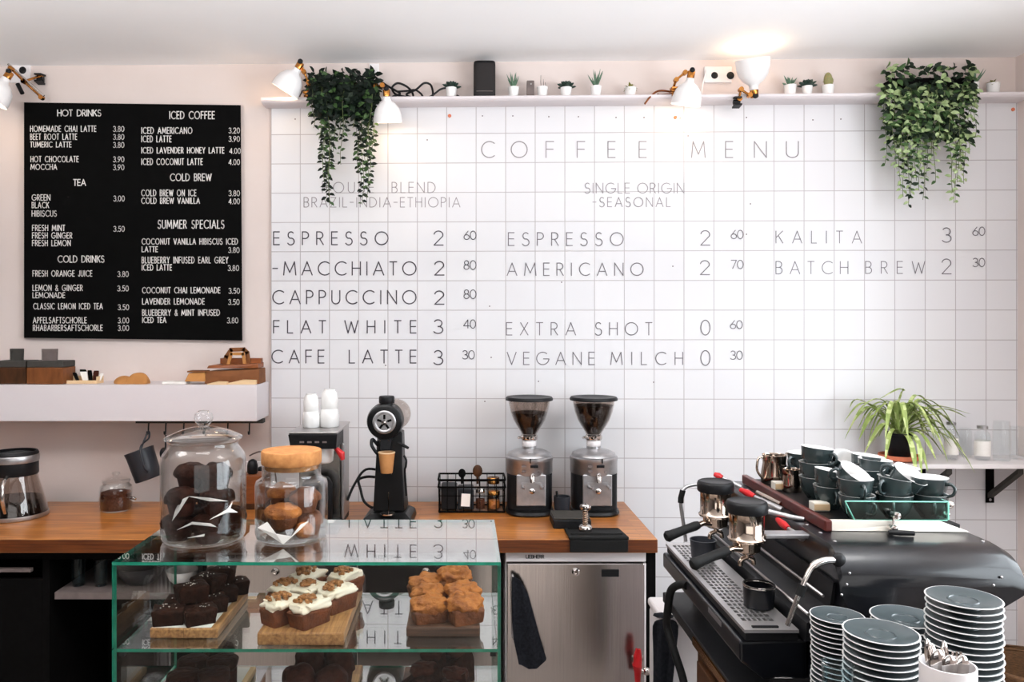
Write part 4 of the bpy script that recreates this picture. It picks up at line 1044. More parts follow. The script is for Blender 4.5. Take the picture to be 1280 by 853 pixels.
for i, (x, y, lv, rz, l, nm) in enumerate(gz):
    lo = Vector((x, y, GTz+.0))
    t = thing('golden_loaf_cake', 'small golden-crusted loaf cake, %s' % nm, 'cake', lo, 'golden loaf cakes on the dark board')
    h = .05+lv*1.6+(.008 if l else 0)
    place_part_obj('cake_base', loaf(.045, .034, h*.75, i+40), 'goldend', t, lo, R(rz))
    b = MB().blob((0, 0, h*.8), (.049, .039, .023), .75, .012, 62, i+60, 0, 40)
    place_part_obj('crust', b, 'golden', t, lo, R(rz))
# lower shelf
S2e = S2-.0014
S2e = S2-.0015
board(-.80, -.615, 2.09, 2.37, .02, 'kraftl', 'pale tray on the bottom of the case under round chocolate cakes', z=S2e, nm='cake_tray', paper=(-.79, -.63, 2.1, 2.36))
def muffin(h, r, mt_b, mt_t, seed, parent, lo, rz=0):
    b = MB().lathe([(0, 0), (r*.68, 0), (r*.72, .003), (r*.92, h*.55)], (0, 0, 0), 26)
    place_part_obj('muffin_base', b, mt_b, parent, lo, rz)
    b = MB().blob((0, 0, h*.62), (r*1.08, r*1.08, h*.4), 1.0, .008, 40, seed, 0, 34, 0, .9, flat=-h*.12)
    place_part_obj('muffin_top', b, mt_t, parent, lo, rz)
for i, (x, y, nm) in enumerate([(-.752, 2.14, 'front left on the pale tray'), (-.672, 2.15, 'front right on the pale tray'), (-.755, 2.23, 'back left on the pale tray'), (-.675, 2.235, 'second right on the pale tray'), (-.71, 2.32, 'furthest back on the pale tray')]):
    lo = Vector((x, y, S2e+.0218))
    t = thing('chocolate_cake', 'round dark chocolate cake, %s in the lower case' % nm, 'cake', lo, 'round chocolate cakes in the lower case')
    b = MB().lathe([(0, 0), (.036, 0), (.039, .004), (.04, .05)], (0, 0, 0), 26); place_part_obj('cake_base', b, 'chocr', t, lo, 0)
    b = MB().blob((0, 0, .066), (.043, .043, .016), 1.0, .004, 50, i, 0, 30, 0, .45); place_part_obj('cake_top', b, 'choc', t, lo, 0)
board(-.475, -.300, 2.06, 2.38, .02, 'board_wood', 'wooden board under the dark muffins in the lower case', z=S2e)
for i, (x, y, nm) in enumerate([(-.44, 2.13, 'front left'), (-.35, 2.12, 'front right'), (-.43, 2.235, 'middle left'), (-.345, 2.23, 'middle right'), (-.39, 2.33, 'back')]):
    lo = Vector((x, y, S2e+.0206))
    t = thing('dark_muffin', 'dark tall muffin, %s of five on the lower wooden board' % nm, 'muffin', lo, 'dark muffins in the lower case')
    muffin(.105, .04, 'chocr', 'chocr', i+80, t, lo)
board(-.175, .03, 2.06, 2.38, .015, 'board_dark', 'dark board under the chocolate wedges in the lower case', z=S2e)
for i, (x, y, rz, nm) in enumerate([(-.12, 2.16, 20, 'front left'), (-.035, 2.14, -15, 'front right'), (-.10, 2.26, 5, 'middle'), (-.03, 2.28, 40, 'back right')]):
    lo = Vector((x, y, S2e+.0156))
    t = thing('chocolate_wedge', 'craggy dark chocolate cake wedge, %s on the lower dark board' % nm, 'cake', lo, 'chocolate wedges in the lower case')
    b = MB().loft([[(-.05, -.03, 0), (.05, -.035, 0), (.045, .035, 0), (-.045, .03, 0)], [(-.052, -.028, .04), (.05, -.032, .06), (.045, .03, .06), (-.047, .03, .045)], [(-.02, -.02, .062), (.045, -.02, .098), (.035, .02, .092), (-.01, .02, .07)]], True, True, 0, False)
    place_part_obj('wedge_body', b, 'choc', t, lo, R(rz))
    b = MB().blob((.012, 0, .085), (.036, .024, .014), .7, .008, 60, i, 0, 24); place_part_obj('glaze', b, 'chocr', t, lo, R(rz))

# ------------------------------------------------------------------ jars on top of the case
J0 = GT+.0006
c = Vector(((254.5-PX)/F*2.205, 2.205, J0))
t = thing('biscuit_jar', 'tall glass jar with knobbed glass lid full of chocolate muffins', 'jar', c)
obj('jar_body', MB().shell([(.095, 0), (.107, .004), (.112, .014), (.1135, .04), (.1135, .215), (.109, .235), (.097, .252), (.092, .258), (.092, .268), (.097, .272)], c, .0045, 44), 'clear', t)
ld = obj('jar_lid', MB().lathe([(0, .276), (.088, .276), (.1, .2735), (.104, .2765), (.104, .2805), (.098, .284), (.07, .297), (.04, .306), (.022, .309), (.0, .3095)], c, 44), 'clear', t)
obj('lid_knob', MB().lathe([(0, .3096), (.014, .31), (.015, .314), (.022, .322), (.026, .333), (.023, .345), (.013, .353), (0, .355)], c, 28), 'clear', ld)
mb_pos = [(-.058, -.03, .0), (.03, -.055, .0), (.062, .03, .0), (-.03, .06, .0), (-.045, -.045, .07), (.045, -.03, .068), (.0, .05, .072), (.035, -.005, .128), (-.045, .03, .125)]
ml = ['at the bottom left', 'at the bottom front', 'at the bottom right', 'at the bottom back', 'second layer, left', 'second layer, right', 'second layer, back', 'on top, right', 'on top, left']
for i, (dx, dy, dz) in enumerate(mb_pos):
    lo = c+Vector((dx, dy, .0075+dz))
    m = thing('chocolate_muffin', 'dark chocolate muffin in the tall jar, %s' % ml[i], 'muffin', lo, 'muffins in the tall glass jar')
    muffin(.072, .043, 'chocr', 'choc', i+3, m, lo)
def sheet(pts, name, label, mt='paper'):
    b = MB(); n = len(pts)
    v = [Vector(p) for p in pts]; cc = sum(v, Vector())/n
    b.loft([[p for p in v], [p+Vector((0, .0012, .0004)) for p in v]], True, True, 0, False)
    o = obj(name, b, mt); tag(o, label, 'paper')
def J(px, py, Y): return P(px, py, Y)
sheet([J(215, 652, 2.125), J(222, 627, 2.125), J(236, 621, 2.112), J(224, 640, 2.113)], 'paper_square', 'white paper corner sticking up left in the tall muffin jar')
sheet([J(236, 621, 2.11), J(262, 623, 2.106), J(285, 627, 2.112), J(262, 627, 2.108)], 'paper_square', 'white paper edge across the middle of the tall muffin jar')
sheet([J(221, 663, 2.104), J(240, 653, 2.1), J(263, 655, 2.1), J(270, 659, 2.102), J(240, 656, 2.1)], 'paper_square', 'white paper edge low in the tall muffin jar')
sheet([J(234, 673, 2.098), J(256, 668, 2.098), J(255, 671, 2.098)], 'paper_square', 'small white paper tip at the bottom of the tall muffin jar')
sheet([J(262, 650, 2.1), J(284, 637, 2.106), J(291, 627, 2.118), J(288, 636, 2.112), J(297, 641, 2.125), J(284, 641, 2.106)], 'paper_square', 'forked white paper edge at the right in the tall muffin jar')

c = Vector(((364.5-PX)/F*2.232, 2.232, J0))
t = thing('cookie_jar', 'shorter glass jar with cork lid holding golden muffins', 'jar', c)
obj('jar_body', MB().shell([(.088, 0), (.096, .004), (.099, .014), (.0995, .03), (.0995, .148), (.097, .156), (.086, .163), (.081, .168), (.0805, .178), (.0805, .2), (.082, .204)], c, .004, 44), 'clear', t)
obj('cork_lid', MB().lathe([(0, .19), (.074, .19), (.076, .2043), (.0815, .2045), (.083, .208), (.083, .238), (.081, .241), (0, .2415)], c, 40), 'cork', t)
for i, (dx, dy, dz, r, mt, nm) in enumerate([(-.012, -.045, .03, .046, 'golden', 'large round one at the front'), (.05, .0, .0, .036, 'goldend', 'at the bottom right'), (-.05, .03, .0, .038, 'goldend', 'at the bottom left'), (.02, .05, .0, .038, 'goldend', 'at the bottom back'), (.04, -.01, .066, .04, 'goldend', 'dark one on top at the right'), (-.035, .035, .068, .038, 'golden', 'on top at the back'), (.045, -.05, .0, .026, 'golden', 'small piece at the bottom front')]):
    lo = c+Vector((dx, dy, .0065+dz))
    m = thing('golden_muffin', 'golden muffin in the cork-lidded jar, %s' % nm, 'muffin', lo, 'muffins in the cork-lidded jar')
    if r > .03: muffin(.064, r, 'goldend', mt, i+13, m, lo)
    else: place_part_obj('muffin_top', MB().blob((0, 0, .022), (r, r, .022), 1, .006, 50, i, 0, 26), mt, m, lo, 0)
sheet([J(322, 660, 2.146), J(334, 653, 2.142), J(345, 668, 2.13), J(364, 671, 2.128), J(376, 656, 2.134), J(386, 652, 2.14), J(376, 662, 2.133), J(354, 681, 2.129)], 'paper_square', 'white paper square folded under the front muffin in the cork-lidded jar')
# ------------------------------------------------------------------ back counter, left part
def onC(px, Y): return Vector(((px-PX)/F*Y, Y, C0))
c = onC(13, 3.74); c.x = -2.10
t = thing('coffee_server', 'black-collared glass coffee server with silver band at the left end of the worktop', 'coffee server', c)
obj('glass_body', MB().shell([(.13, 0), (.142, .006), (.14, .03), (.122, .1), (.102, .17), (.096, .205)], c, .004, 36), 'hopper', t)
obj('coffee', MB().lathe([(0, .008), (.132, .008), (.13, .03), (.118, .085), (0, .085)], c, 30), 'coffee', t)
Q = Matrix.Rotation(R(-5), 3, 'Y')
obj('collar', MB().shell([(.098, .195), (.101, .2), (.1, .255)], c, .008, 36, None, floor=False), 'blackp', t)
obj('silver_band', MB().shell([(.102, .2552), (.104, .26), (.104, .284), (.102, .288)], c, .007, 36, None, floor=False), 'alu', t)
obj('rim', MB().shell([(.1, .2882), (.102, .292), (.096, .304)], c, .006, 36, None, floor=False), 'blackp', t)
obj('inner_filter', MB().lathe([(0, .2), (.05, .2), (.091, .27), (.0, .268)], c, 30), 'blackm', t)
obj('handle', MB().tube(bez([c+Vector((.02, -.1, .2)), c+Vector((.03, -.15, .17)), c+Vector((.035, -.16, .1)), c+Vector((.03, -.132, .045))], 6), .009, 8), 'chrome', t)
obj('base_ring', MB().shell([(.143, .001), (.145, .004), (.1435, .02)], c, .003, 36, None, floor=False), 'alu', t)
c = onC(145, 3.86)
t = thing('tea_jar', 'small glass jar of brown tea with knobbed lid against the left wall', 'jar', c)
obj('jar_body', MB().shell([(.068, 0), (.074, .004), (.0765, .02), (.0765, .1), (.072, .118), (.062, .128), (.062, .136)], c, .004, 32), 'clear', t)
obj('tea_fill', MB().lathe([(0, .0065), (.068, .0065), (.0715, .02), (.0715, .085), (.05, .092), (0, .094)], c, 28), 'tea', t)
obj('jar_lid', MB().lathe([(0, .1366), (.064, .1366), (.066, .14), (.064, .148), (.04, .158), (.012, .161), (.012, .166), (.02, .174), (.016, .184), (0, .187)], c, 30), 'clear', t)
obj('tap', MB().tube([c+Vector((.077, -.01, .06)), c+Vector((.095, -.02, .06)), c+Vector((.105, -.024, .057))], [.006, .008, .006], 8), 'chrome', t)
# wooden box and socket behind the jars
t = thing('tea_box', 'small upright brown wooden box behind the gap between the two jars', 'box', onC(318, 3.86))
a = onC(300, 3.86).x; b2 = onC(331, 3.86).x
obj('box_body', MB().box(a, b2, 3.86, 3.98, C0+.028, C0+.165), 'brownwood', t, bevel=.003)
obj('box_foot', MB().box(a+.002, b2-.002, 3.862, 3.978, C0, C0+.0278), 'boxwood', t)
o = obj('black_canister', MB().lathe([(0, 0), (.022, 0), (.026, .01), (.026, .04), (.02, .062), (.008, .07), (0, .071)], (onC(315, 3.9).x, 3.91, C0+.1656), 20), 'blackp'); tag(o, 'small rounded black item standing on the brown wooden box', 'canister')
t = thing('wall_socket', 'white socket low on the wall above the brown wooden box', 'socket', W(318, 590, PL))
obj('cover_plate', MB().rbox(W(318, 587, PL+.006), (.11, .012, .08)), 'socket', t, bevel=.003)
obj('plug', MB().lathe([(0, 0), (.02, 0), (.02, .03), (.012, .04), (0, .04)], W(326, 588, PL+.012), 16, Matrix.Rotation(PI/2, 3, 'X')), 'blackp', t)
cable([W(312, 570, .02), W(318, 567, .03), W(327, 565, .03), W(340, 572, .03), W(345, 600, .03), W(346, 622, .03)], .004, 'thin pale cable arching along the wall behind the cork-lidded jar', 'taupe')

# batch brewer
x0, x1, y0, y1 = -.742, -.54, 3.39, 3.77
t = thing('batch_brewer', 'steel and black filter coffee brewer with white cups on its top', 'coffee brewer', ((x0+x1)/2, 3.58, C0))
z1 = 1.369
obj('top_plate', MB().box(x0-.004, x1+.004, y0+.01, y1, z1-.008, z1), 'steelx', t, bevel=.002)
obj('control_head', MB().hexa([(x0+.004, y0+.012, z1-.072), (x1-.004, y0+.012, z1-.072), (x1-.001, y0+.2, z1-.072), (x0+.001, y0+.2, z1-.072), (x0-.004, y0, z1-.009), (x1+.002, y0, z1-.009), (x1-.001, y0+.2, z1-.009), (x0+.001, y0+.2, z1-.009)]), 'blackp', t, bevel=.003)
b = MB()
for i in range(4): b.box(x0+.045+i*.032, x0+.063+i*.032, y0+.0015, y0+.006, z1-.045, z1-.038)
obj('control_buttons', b, 'taupe', t)
obj('body_column', MB().box(x0+.002, x1-.0135, y0+.2005, y1-.002, C0+.02, z1-.009), 'steel', t, bevel=.003)
obj('side_panel', MB().box(x1-.013, x1-.001, y0+.2005, y1-.002, C0+.02, z1-.009), 'steelx', t, bevel=.002)
obj('side_trim', MB().box(x1-.006, x1+.006, y0+.17, y0+.2, C0+.03, z1-.075), 'alu', t, bevel=.003)
obj('drip_base', MB().box(x0, x1, y0+.02, y0+.2, C0, C0+.03), 'blackp', t, bevel=.005)
obj('base_foot', MB().box(x0+.002, x1-.002, y0+.201, y1-.004, C0, C0+.0195), 'blackp', t)
cc = Vector(((404.5-PX)/F*3.48, 3.48, 0))
obj('filter_basket', MB().lathe([(0, z1-.145), (.03, z1-.145), (.042, z1-.135), (.046, z1-.08), (.046, z1-.0725), (0, z1-.0725)], cc, 26), 'china', t)
obj('coffee_pot', MB().lathe([(0, C0+.0305), (.06, C0+.0305), (.066, C0+.04), (.066, C0+.2), (.05, C0+.225), (.02, C0+.235), (0, C0+.235)], Vector((x0+.1, 3.5, 0)), 28), 'blackp', t)
obj('switch', MB().tube([P(419, 560, 3.43), P(427, 568, 3.42), P(428.5, 575, 3.42)], [.008, .016, .009], 10), 'redp', t)
obj('power_cord', MB().tube(bez([(x1, 3.7, C0+.08), (x1+.03, 3.72, C0+.15), (x1+.08, 3.75, C0+.215), (x1+.16, 3.78, C0+.2)], 6), .006, 8), 'blackp', t)
# cups on the brewer: two upside-down stacks of two
def tumbler_cup():
    r = thing('espresso_cup', 'cup', 'cup', (0, 0, 0), 'white cups upside down on the brewer')
    obj('cup_body', MB().shell([(.036, 0), (.0385, .004), (.039, .045), (.034, .07), (.028, .078)], (0, 0, 0), .003, 28, None), 'china', r)
    obj('foot_ring', MB().shell([(.026, .0782), (.0262, .083), (.0255, .0832)], (0, 0, 0), .003, 24, None, floor=False), 'china', r)
    return r
p0 = None
for px, Y, sc_, nm in ((389, 3.56, 1.0, 'left'), (412, 3.58, 1.12, 'right')):
    for lv in (0, 1):
        r = tumbler_cup() if p0 is None else copy_tree(p0)
        p0 = p0 or r
        r['label'] = 'white cup, %s of the %s upside-down stack on the brewer' % (('bottom', 'top')[lv], nm)
        r.location = ((px-PX)/F*Y, Y, z1+.0006+lv*.0665*sc_); r.scale = (sc_*(1 if lv == 0 else .86),)*2+(sc_,)

# big black shop grinder
Y = 3.66; k = Y/1000
gx = lambda px: (px-PX)*k
gz_ = lambda py: CZ-(py-PY)*k
t = thing('shop_grinder', 'tall black shop coffee grinder with round dial face', 'coffee grinder', (gx(486), Y, C0))
b = MB().loft([[(gx(455), Y-.11, C0), (gx(517), Y-.11, C0), (gx(519), Y+.12, C0), (gx(458), Y+.12, C0)], [(gx(457), Y-.11, C0+.03), (gx(515), Y-.11, C0+.03), (gx(517), Y+.12, C0+.03), (gx(460), Y+.12, C0+.03)], [(gx(465), Y-.06, C0+.045), (gx(508), Y-.06, C0+.045), (gx(511), Y+.1, C0+.045), (gx(466), Y+.1, C0+.045)]], True, True, 0, False)
obj('base', b, 'black', t, bevel=.004)
b = MB().loft([[(gx(467), Y-.03, C0+.0455), (gx(506), Y-.03, C0+.0455), (gx(509), Y+.09, C0+.0455), (gx(469), Y+.09, C0+.0455)], [(gx(470), Y-.02, gz_(580)), (gx(503), Y-.02, gz_(580)), (gx(505), Y+.08, gz_(580)), (gx(471), Y+.08, gz_(580))], [(gx(472), Y-.01, gz_(540)), (gx(503), Y-.01, gz_(540)), (gx(504), Y+.08, gz_(540)), (gx(472), Y+.08, gz_(540))]], True, True, 0, False)
obj('column', b, 'black', t, bevel=.006)
hc = Vector((gx(482), Y-.02, gz_(526)))
QX = Matrix.Rotation(PI/2, 3, 'X')
obj('grinding_head', MB().lathe([(0, -.12), (.06, -.12), (.078, -.1), (.083, -.05), (.083, .01), (.078, .03), (.066, .036), (0, .036)], hc, 40, QX), 'black', t)
dl = obj('dial', MB().lathe([(.038, .0363), (.052, .0363), (.053, .041), (.05, .044), (.04, .044), (.036, .041)], hc, 40, QX), 'alu', t)
obj('dial_face', MB().lathe([(0, .0362), (.0355, .0362), (.0355, .039), (0, .039)], hc, 30, QX), 'blackp', dl)
b = MB().lathe([(0, .0392), (.011, .0392), (.013, .05), (.01, .062), (0, .064)], hc, 18, QX)
obj('dial_knob', b, 'chrome', dl)
b = MB()
for i in range(5):
    a = 2*PI*i/5+.3; b.rbox(hc+Vector((.024*math.cos(a), -.041, .024*math.sin(a))), (.01, .004, .02), Matrix.Rotation(-a+PI/2, 3, 'Y'))
obj('dial_spokes', b, 'blackm', dl)
obj('hopper_neck', MB().lathe([(0, 0), (.03, 0), (.026, .03), (0, .03)], (gx(484), Y-.02, gz_(508.5)), 24), 'black', t)
obj('hopper_cap', MB().lathe([(0, 0), (.034, 0), (.036, .004), (.036, .026), (.033, .032), (0, .032)], (gx(484), Y-.02, gz_(503.5)), 30), 'blackp', t)
obj('bean_window', MB().lathe([(0, -.06), (.066, -.06), (.07, -.03), (.07, .0), (.064, .008), (0, .008)], (gx(493), Y+.06, gz_(520)), 32, QX), 'hopper', t)
obj('spout', MB().loft([[(gx(475), Y-.045, gz_(545)), (gx(491), Y-.045, gz_(545)), (gx(491), Y-.011, gz_(545)), (gx(475), Y-.011, gz_(545))], [(gx(477), Y-.05, gz_(561)), (gx(489), Y-.05, gz_(561)), (gx(489), Y-.022, gz_(561)), (gx(477), Y-.022, gz_(561))]], True, True, 0, False), 'blackp', t, bevel=.003)
b = MB().tube([(gx(476), Y-.03, gz_(547)), (gx(476), Y-.045, gz_(550))], .005, 8).tube([(gx(487), Y-.03, gz_(547)), (gx(487), Y-.045, gz_(550))], .005, 8)
obj('spout_screw', b, 'chrome', t)
obj('bag_clamp', MB().tube(bez([(gx(473), Y-.02, gz_(556)), (gx(467), Y-.04, gz_(548)), (gx(466), Y-.05, gz_(554)), (gx(470), Y-.055, gz_(561)), (gx(474), Y-.05, gz_(566))], 5), .008, 8), 'blackp', t)
obj('lever', MB().tube([(gx(498), Y-.02, gz_(553)), (gx(505), Y-.03, gz_(556)), (gx(511.5), Y-.035, gz_(559))], [.006, .008, .006], 8), 'blackp', t)
obj('side_handle', MB().tube(bez([(gx(505), Y, gz_(570)), (gx(508), Y-.01, gz_(575)), (gx(507.5), Y-.01, gz_(583)), (gx(506), Y, gz_(590)), (gx(508), Y, gz_(620))], 5), .005, 8), 'blackp', t)
obj('chrome_strip', MB().rbox((gx(486.5), Y-.0335, C0+.09), (.003, .004, .09)), 'chrome', t)
obj('foot_plate', MB().lathe([(.03, C0+.0455), (.034, C0+.0455), (.034, C0+.051), (.03, C0+.051)], (gx(486), Y-.075, 0), 24), 'chrome', t)
obj('cup_rest', MB().box(gx(478), gx(491), Y-.075, Y-.0205, gz_(590), gz_(588.4)), 'blackp', t)
cu = Vector((gx(485), Y-.063, gz_(588)))
t = thing('paper_cup', 'tan paper cup held under the spout of the black grinder', 'paper cup', cu)
obj('cup_body', MB().shell([(.026, 0), (.027, .002), (.037, .088)], cu, .0015, 28), 'kraftcup', t)
obj('rolled_rim', MB().shell([(.0372, .0882), (.0392, .091), (.0372, .094)], cu, .003, 28, floor=False), 'kraftl', t)
cable([(gx(470), Y+.05, C0+.05), (gx(462), Y+.06, C0+.045), (gx(452), Y+.08, C0+.07), (gx(447), Y+.1, C0+.12), (gx(444), Y+.12, C0+.16), (gx(455), Y+.12, C0+.175), (gx(469), Y+.09, C0+.178)], .0065, 'black power cable looping left of the tall black grinder')

# wire basket with jars
x0, x1 = -.118, .192; ya, yb = 3.80, 3.95; zt = C0+.205; zz = C0
zt = gz2 = CZ-(600-PY)*.0038
t = thing('wire_basket', 'black wire basket of jars and packets beside the left grinder', 'basket', ((x0+x1)/2, 3.87, C0))
b = MB(); r = .0035
e = .008
def rect(z, ex=0, rr=r*1.3):
    ps = [(x0-ex, ya-ex, z), (x1+ex, ya-ex, z), (x1+ex, yb+ex, z), (x0-ex, yb+ex, z), (x0-ex, ya-ex, z)]
    for p1, p2 in zip(ps[:-1], ps[1:]): b.tube([p1, p2], rr, 6)
z0_ = C0+.004
rect(z0_); rect(zt, .004); rect(zt-.035, .004); rect((z0_+zt)/2, .002, r*.6)
for i in range(9):
    x = x0+(x1-x0)*i/8
    b.tube([(x, ya-.002, z0_), (x, ya-.004, zt)], r*.6, 5); b.tube([(x, yb+.002, z0_), (x, yb+.004, zt)], r*.6, 5); b.tube([(x, ya, z0_), (x, yb, z0_)], r*.6, 5)
for i in range(1, 4):
    y = ya+(yb-ya)*i/4
    b.tube([(x0-.002, y, z0_), (x0-.004, y, zt)], r*.6, 5); b.tube([(x1+.002, y, z0_), (x1+.004, y, zt)], r*.6, 5)
obj('wire_frame', b, 'blackm', t)
zi = C0+.0095
def inb(nm, lb, cat, b, mt, parts=()):
    o = obj(nm, b, mt); tag(o, lb, cat); return o
inb('dark_packet', 'black packet filling the left of the wire basket', 'packet', MB().box(x0+.008, x0+.085, ya+.012, yb-.012, zi, zi+.11), 'blackp').modifiers.new('bevel', 'BEVEL').width = .006
inb('dark_packet', 'black packet behind the white tag in the wire basket', 'packet', MB().box(x0+.088, x0+.165, ya+.015, yb-.02, zi, zi+.1), 'cupdark').modifiers.new('bevel', 'BEVEL').width = .006
o = obj('paper_tag', MB().rbox((x0+.126, ya-.0085, C0+.062), (.042, .002, .06), Matrix.Rotation(.06, 3, 'Y')), 'paper'); tag(o, 'small white tag clipped to the front of the wire basket', 'tag')
def sjar(cx, cy, r, h, mt, lidmt, lb, fill):
    c = Vector((cx, cy, zi)); t = thing('spice_jar', lb, 'jar', c)
    obj('jar_body', MB().shell([(r*.9, 0), (r, .004), (r, h*.72), (r*.85, h*.8)], c, .003, 24), 'bottle', t)
    obj('jar_fill', MB().lathe([(0, .005), (r*.86, .005), (r*.88, h*.5), (0, h*.52)], c, 20), fill, t)
    obj('jar_lid', MB().lathe([(0, h*.805), (r*.92, h*.805), (r*.92, h), (r*.86, h*1.02), (0, h*1.02)], c, 24), lidmt, t)
sjar(x0+.196, ya+.032, .024, .1, '', 'chrome', 'narrow dark jar with silver lid at the front of the wire basket', 'tea')
sjar(x0+.262, ya+.04, .031, .085, '', 'brass', 'amber jar with gold lid at the front right of the wire basket', 'golden')
sjar(x0+.262, ya+.11, .032, .135, '', 'brass', 'taller gold-lidded jar at the back right of the wire basket', 'tea')
for px, py, pb, w_, lb in ((577.5, 592, 606, .018, 'thin black spoon standing in the wire basket'), (597, 589, 606, .024, 'broad dark wooden spoon standing in the wire basket')):
    c = Vector(((px-PX)*.00388, 3.88, CZ-(py-PY)*.00388))
    t = thing('wooden_spoon', lb, 'spoon', (c.x, 3.88, zi+.1))
    obj('spoon_head', MB().ball(c, (w_, .007, w_*1.25), 16), 'boxwood' if w_ > .02 else 'blackm', t)
    xx = x0+.172 if w_ > .02 else x0+.0867
    obj('spoon_handle', MB().tube([(c.x, 3.88, c.z-w_), (c.x, 3.88, zi+.1125)], .006, 8), 'boxwood' if w_ > .02 else 'blackm', t)
cable([(x1+.02, 3.9, C0+.008), (x1+.028, 3.88, C0+.05), (x1+.03, 3.87, C0+.1), (x1+.05, 3.9, C0+.15), (x1+.07, 3.95, C0+.18)], .006, 'black cable rising between the wire basket and the left grinder')

# two espresso grinders
def grinder(px, label, fill, tilt):
    Y = 3.84; c = onC(px, Y)
    t = thing('espresso_grinder', label, 'coffee grinder', c, None)
    def sq(hw, y0, y1, z, e=.55, n=36):
        sg = lambda x, q: math.copysign(abs(x)**q, x)
        return [c+Vector((hw*sg(math.cos(2*PI*i/n), e), (y0+y1)/2+(y1-y0)/2*sg(math.sin(2*PI*i/n), e), z)) for i in range(n)]
    obj('base_plate', MB().loft([sq(.112, -.135, .1, 0, .8), sq(.116, -.14, .1, .008, .8), sq(.112, -.135, .1, .02, .8), sq(.1, -.11, .095, .024, .8)]), 'black', t)
    obj('body', MB().loft([sq(.107, -.095, .09, .0245, .6), sq(.107, -.095, .09, .185, .6)], m=0), 'blackp', t)
    obj('front_plate', MB().box(c.x-.068, c.x+.07, c.y-.103, c.y-.092, C0+.045, C0+.192), 'alu', t, bevel=.004)
    obj('drum', MB().lathe([(0, .1855), (.108, .1855), (.112, .19), (.112, .245), (.114, .247), (.114, .262), (.108, .267), (0, .268)], c+Vector((0, -.0, 0)), 44), 'alu', t)
    obj('top_cover', MB().lathe([(0, .2682), (.106, .2682), (.1, .28), (.075, .292), (.045, .297), (.034, .3), (.034, .312), (0, .312)], c, 40), 'alu', t)
    obj('throat', MB().lathe([(0, .3122), (.032, .3122), (.034, .318), (.034, .338), (.03, .342), (0, .342)], c, 28), 'whitepaint', t)
    obj('collar', MB().lathe([(0, .3422), (.038, .3422), (.041, .348), (.041, .362), (.036, .366), (0, .366)], c, 28).tube([c+Vector((-.04, -.01, .354)), c+Vector((-.055, -.02, .354))], .006, 8), 'chrome', t)
    hp = [(.036, .3665), (.043, .382), (.06, .408), (.077, .438), (.09, .475), (.098, .51), (.101, .53)]
    ho = obj('hopper', MB().shell(hp, c, .003, 40), 'hopper', t)
    fl = [(0, .3712), (.031, .3712), (.0395, .385), (.056, .409), (.0725, .438)]+([(.0855, .475), (.093, .508), (.0, .516)] if fill else [(.083, .468), (.0835, .474), (.0, .484)])
    obj('beans', MB().lathe(fl, c, 40), 'beans', ho)
    Q = Matrix.Rotation(R(tilt), 3, 'Y')
    obj('hopper_lid', MB().lathe([(0, .5305), (.104, .5305), (.1135, .532), (.1145, .54), (.109, .548), (.08, .549), (.06, .5445), (0, .5445)], c, 44), 'blackp', ho)
    obj('spout', MB().tube([c+Vector((.006, -.1035, .188)), c+Vector((.006, -.118, .18)), c+Vector((.006, -.122, .158))], [.014, .014, .011], 12), 'chrome', t)
    fk = MB().tube(bez([c+Vector((-.04, -.1035, .14)), c+Vector((-.042, -.15, .142)), c+Vector((-.03, -.17, .142))], 5), .006, 8).tube(bez([c+Vector((.048, -.1035, .14)), c+Vector((.05, -.15, .142)), c+Vector((.04, -.17, .142))], 5), .006, 8)
    fk.box(c.x-.045, c.x+.052, c.y-.107, c.y-.1033, C0+.09, C0+.155)
    fko = obj('filter_holder_fork', fk, 'alu', t)
    obj('fork_button', MB().lathe([(0, 0), (.013, 0), (.013, .012), (.009, .015), (0, .015)], c+Vector((.004, -.107, .118)), 18, QX), 'chrome', fko)
    b = MB()
    for dx, dz, w_ in ((-.034, .232, .02), (-.034, .208, .02), (.036, .206, .008)): b.rbox(c+Vector((dx, -.1085 if abs(dx) < .035 else -.107, dz)), (w_, .006, .009))
    obj('timer_keys', b, 'taupe', t)
    obj('display', MB().rbox(c+Vector((.014, -.1125, .232)), (.036, .004, .012)), 'blackp', t)
    obj('ring_screw', MB().rbox(c+Vector((.022 if px > 700 else -.004, -.1135, .258)), (.006, .006, .02)), 'blackp', t)
    return t
grinder(661.5, 'left espresso grinder, hopper two thirds full of beans', False, 0)
grinder(742, 'right espresso grinder, hopper full of beans to the lid', True, 0)
# small dark cup between them
c = onC(702.5, 3.75)
t = thing('rinse_cup', 'small dark grey cup standing between the two espresso grinders', 'cup', c)
obj('cup_body', MB().shell([(.03, 0), (.033, .003), (.038, .05), (.039, .09)], c, .003, 26), 'cupdark', t)
obj('cup_band', MB().shell([(.0345, .004), (.0355, .018)], c, .0012, 26, floor=False), 'kraftl', t)
o = obj('brush', MB().tube([c+Vector((-.012, 0, .0055)), c+Vector((-.024, -.006, .1)), c+Vector((-.026, -.006, .115))], [.005, .006, .005], 8), 'blackp'); tag(o, 'black brush handle standing in the small dark grey cup', 'brush')
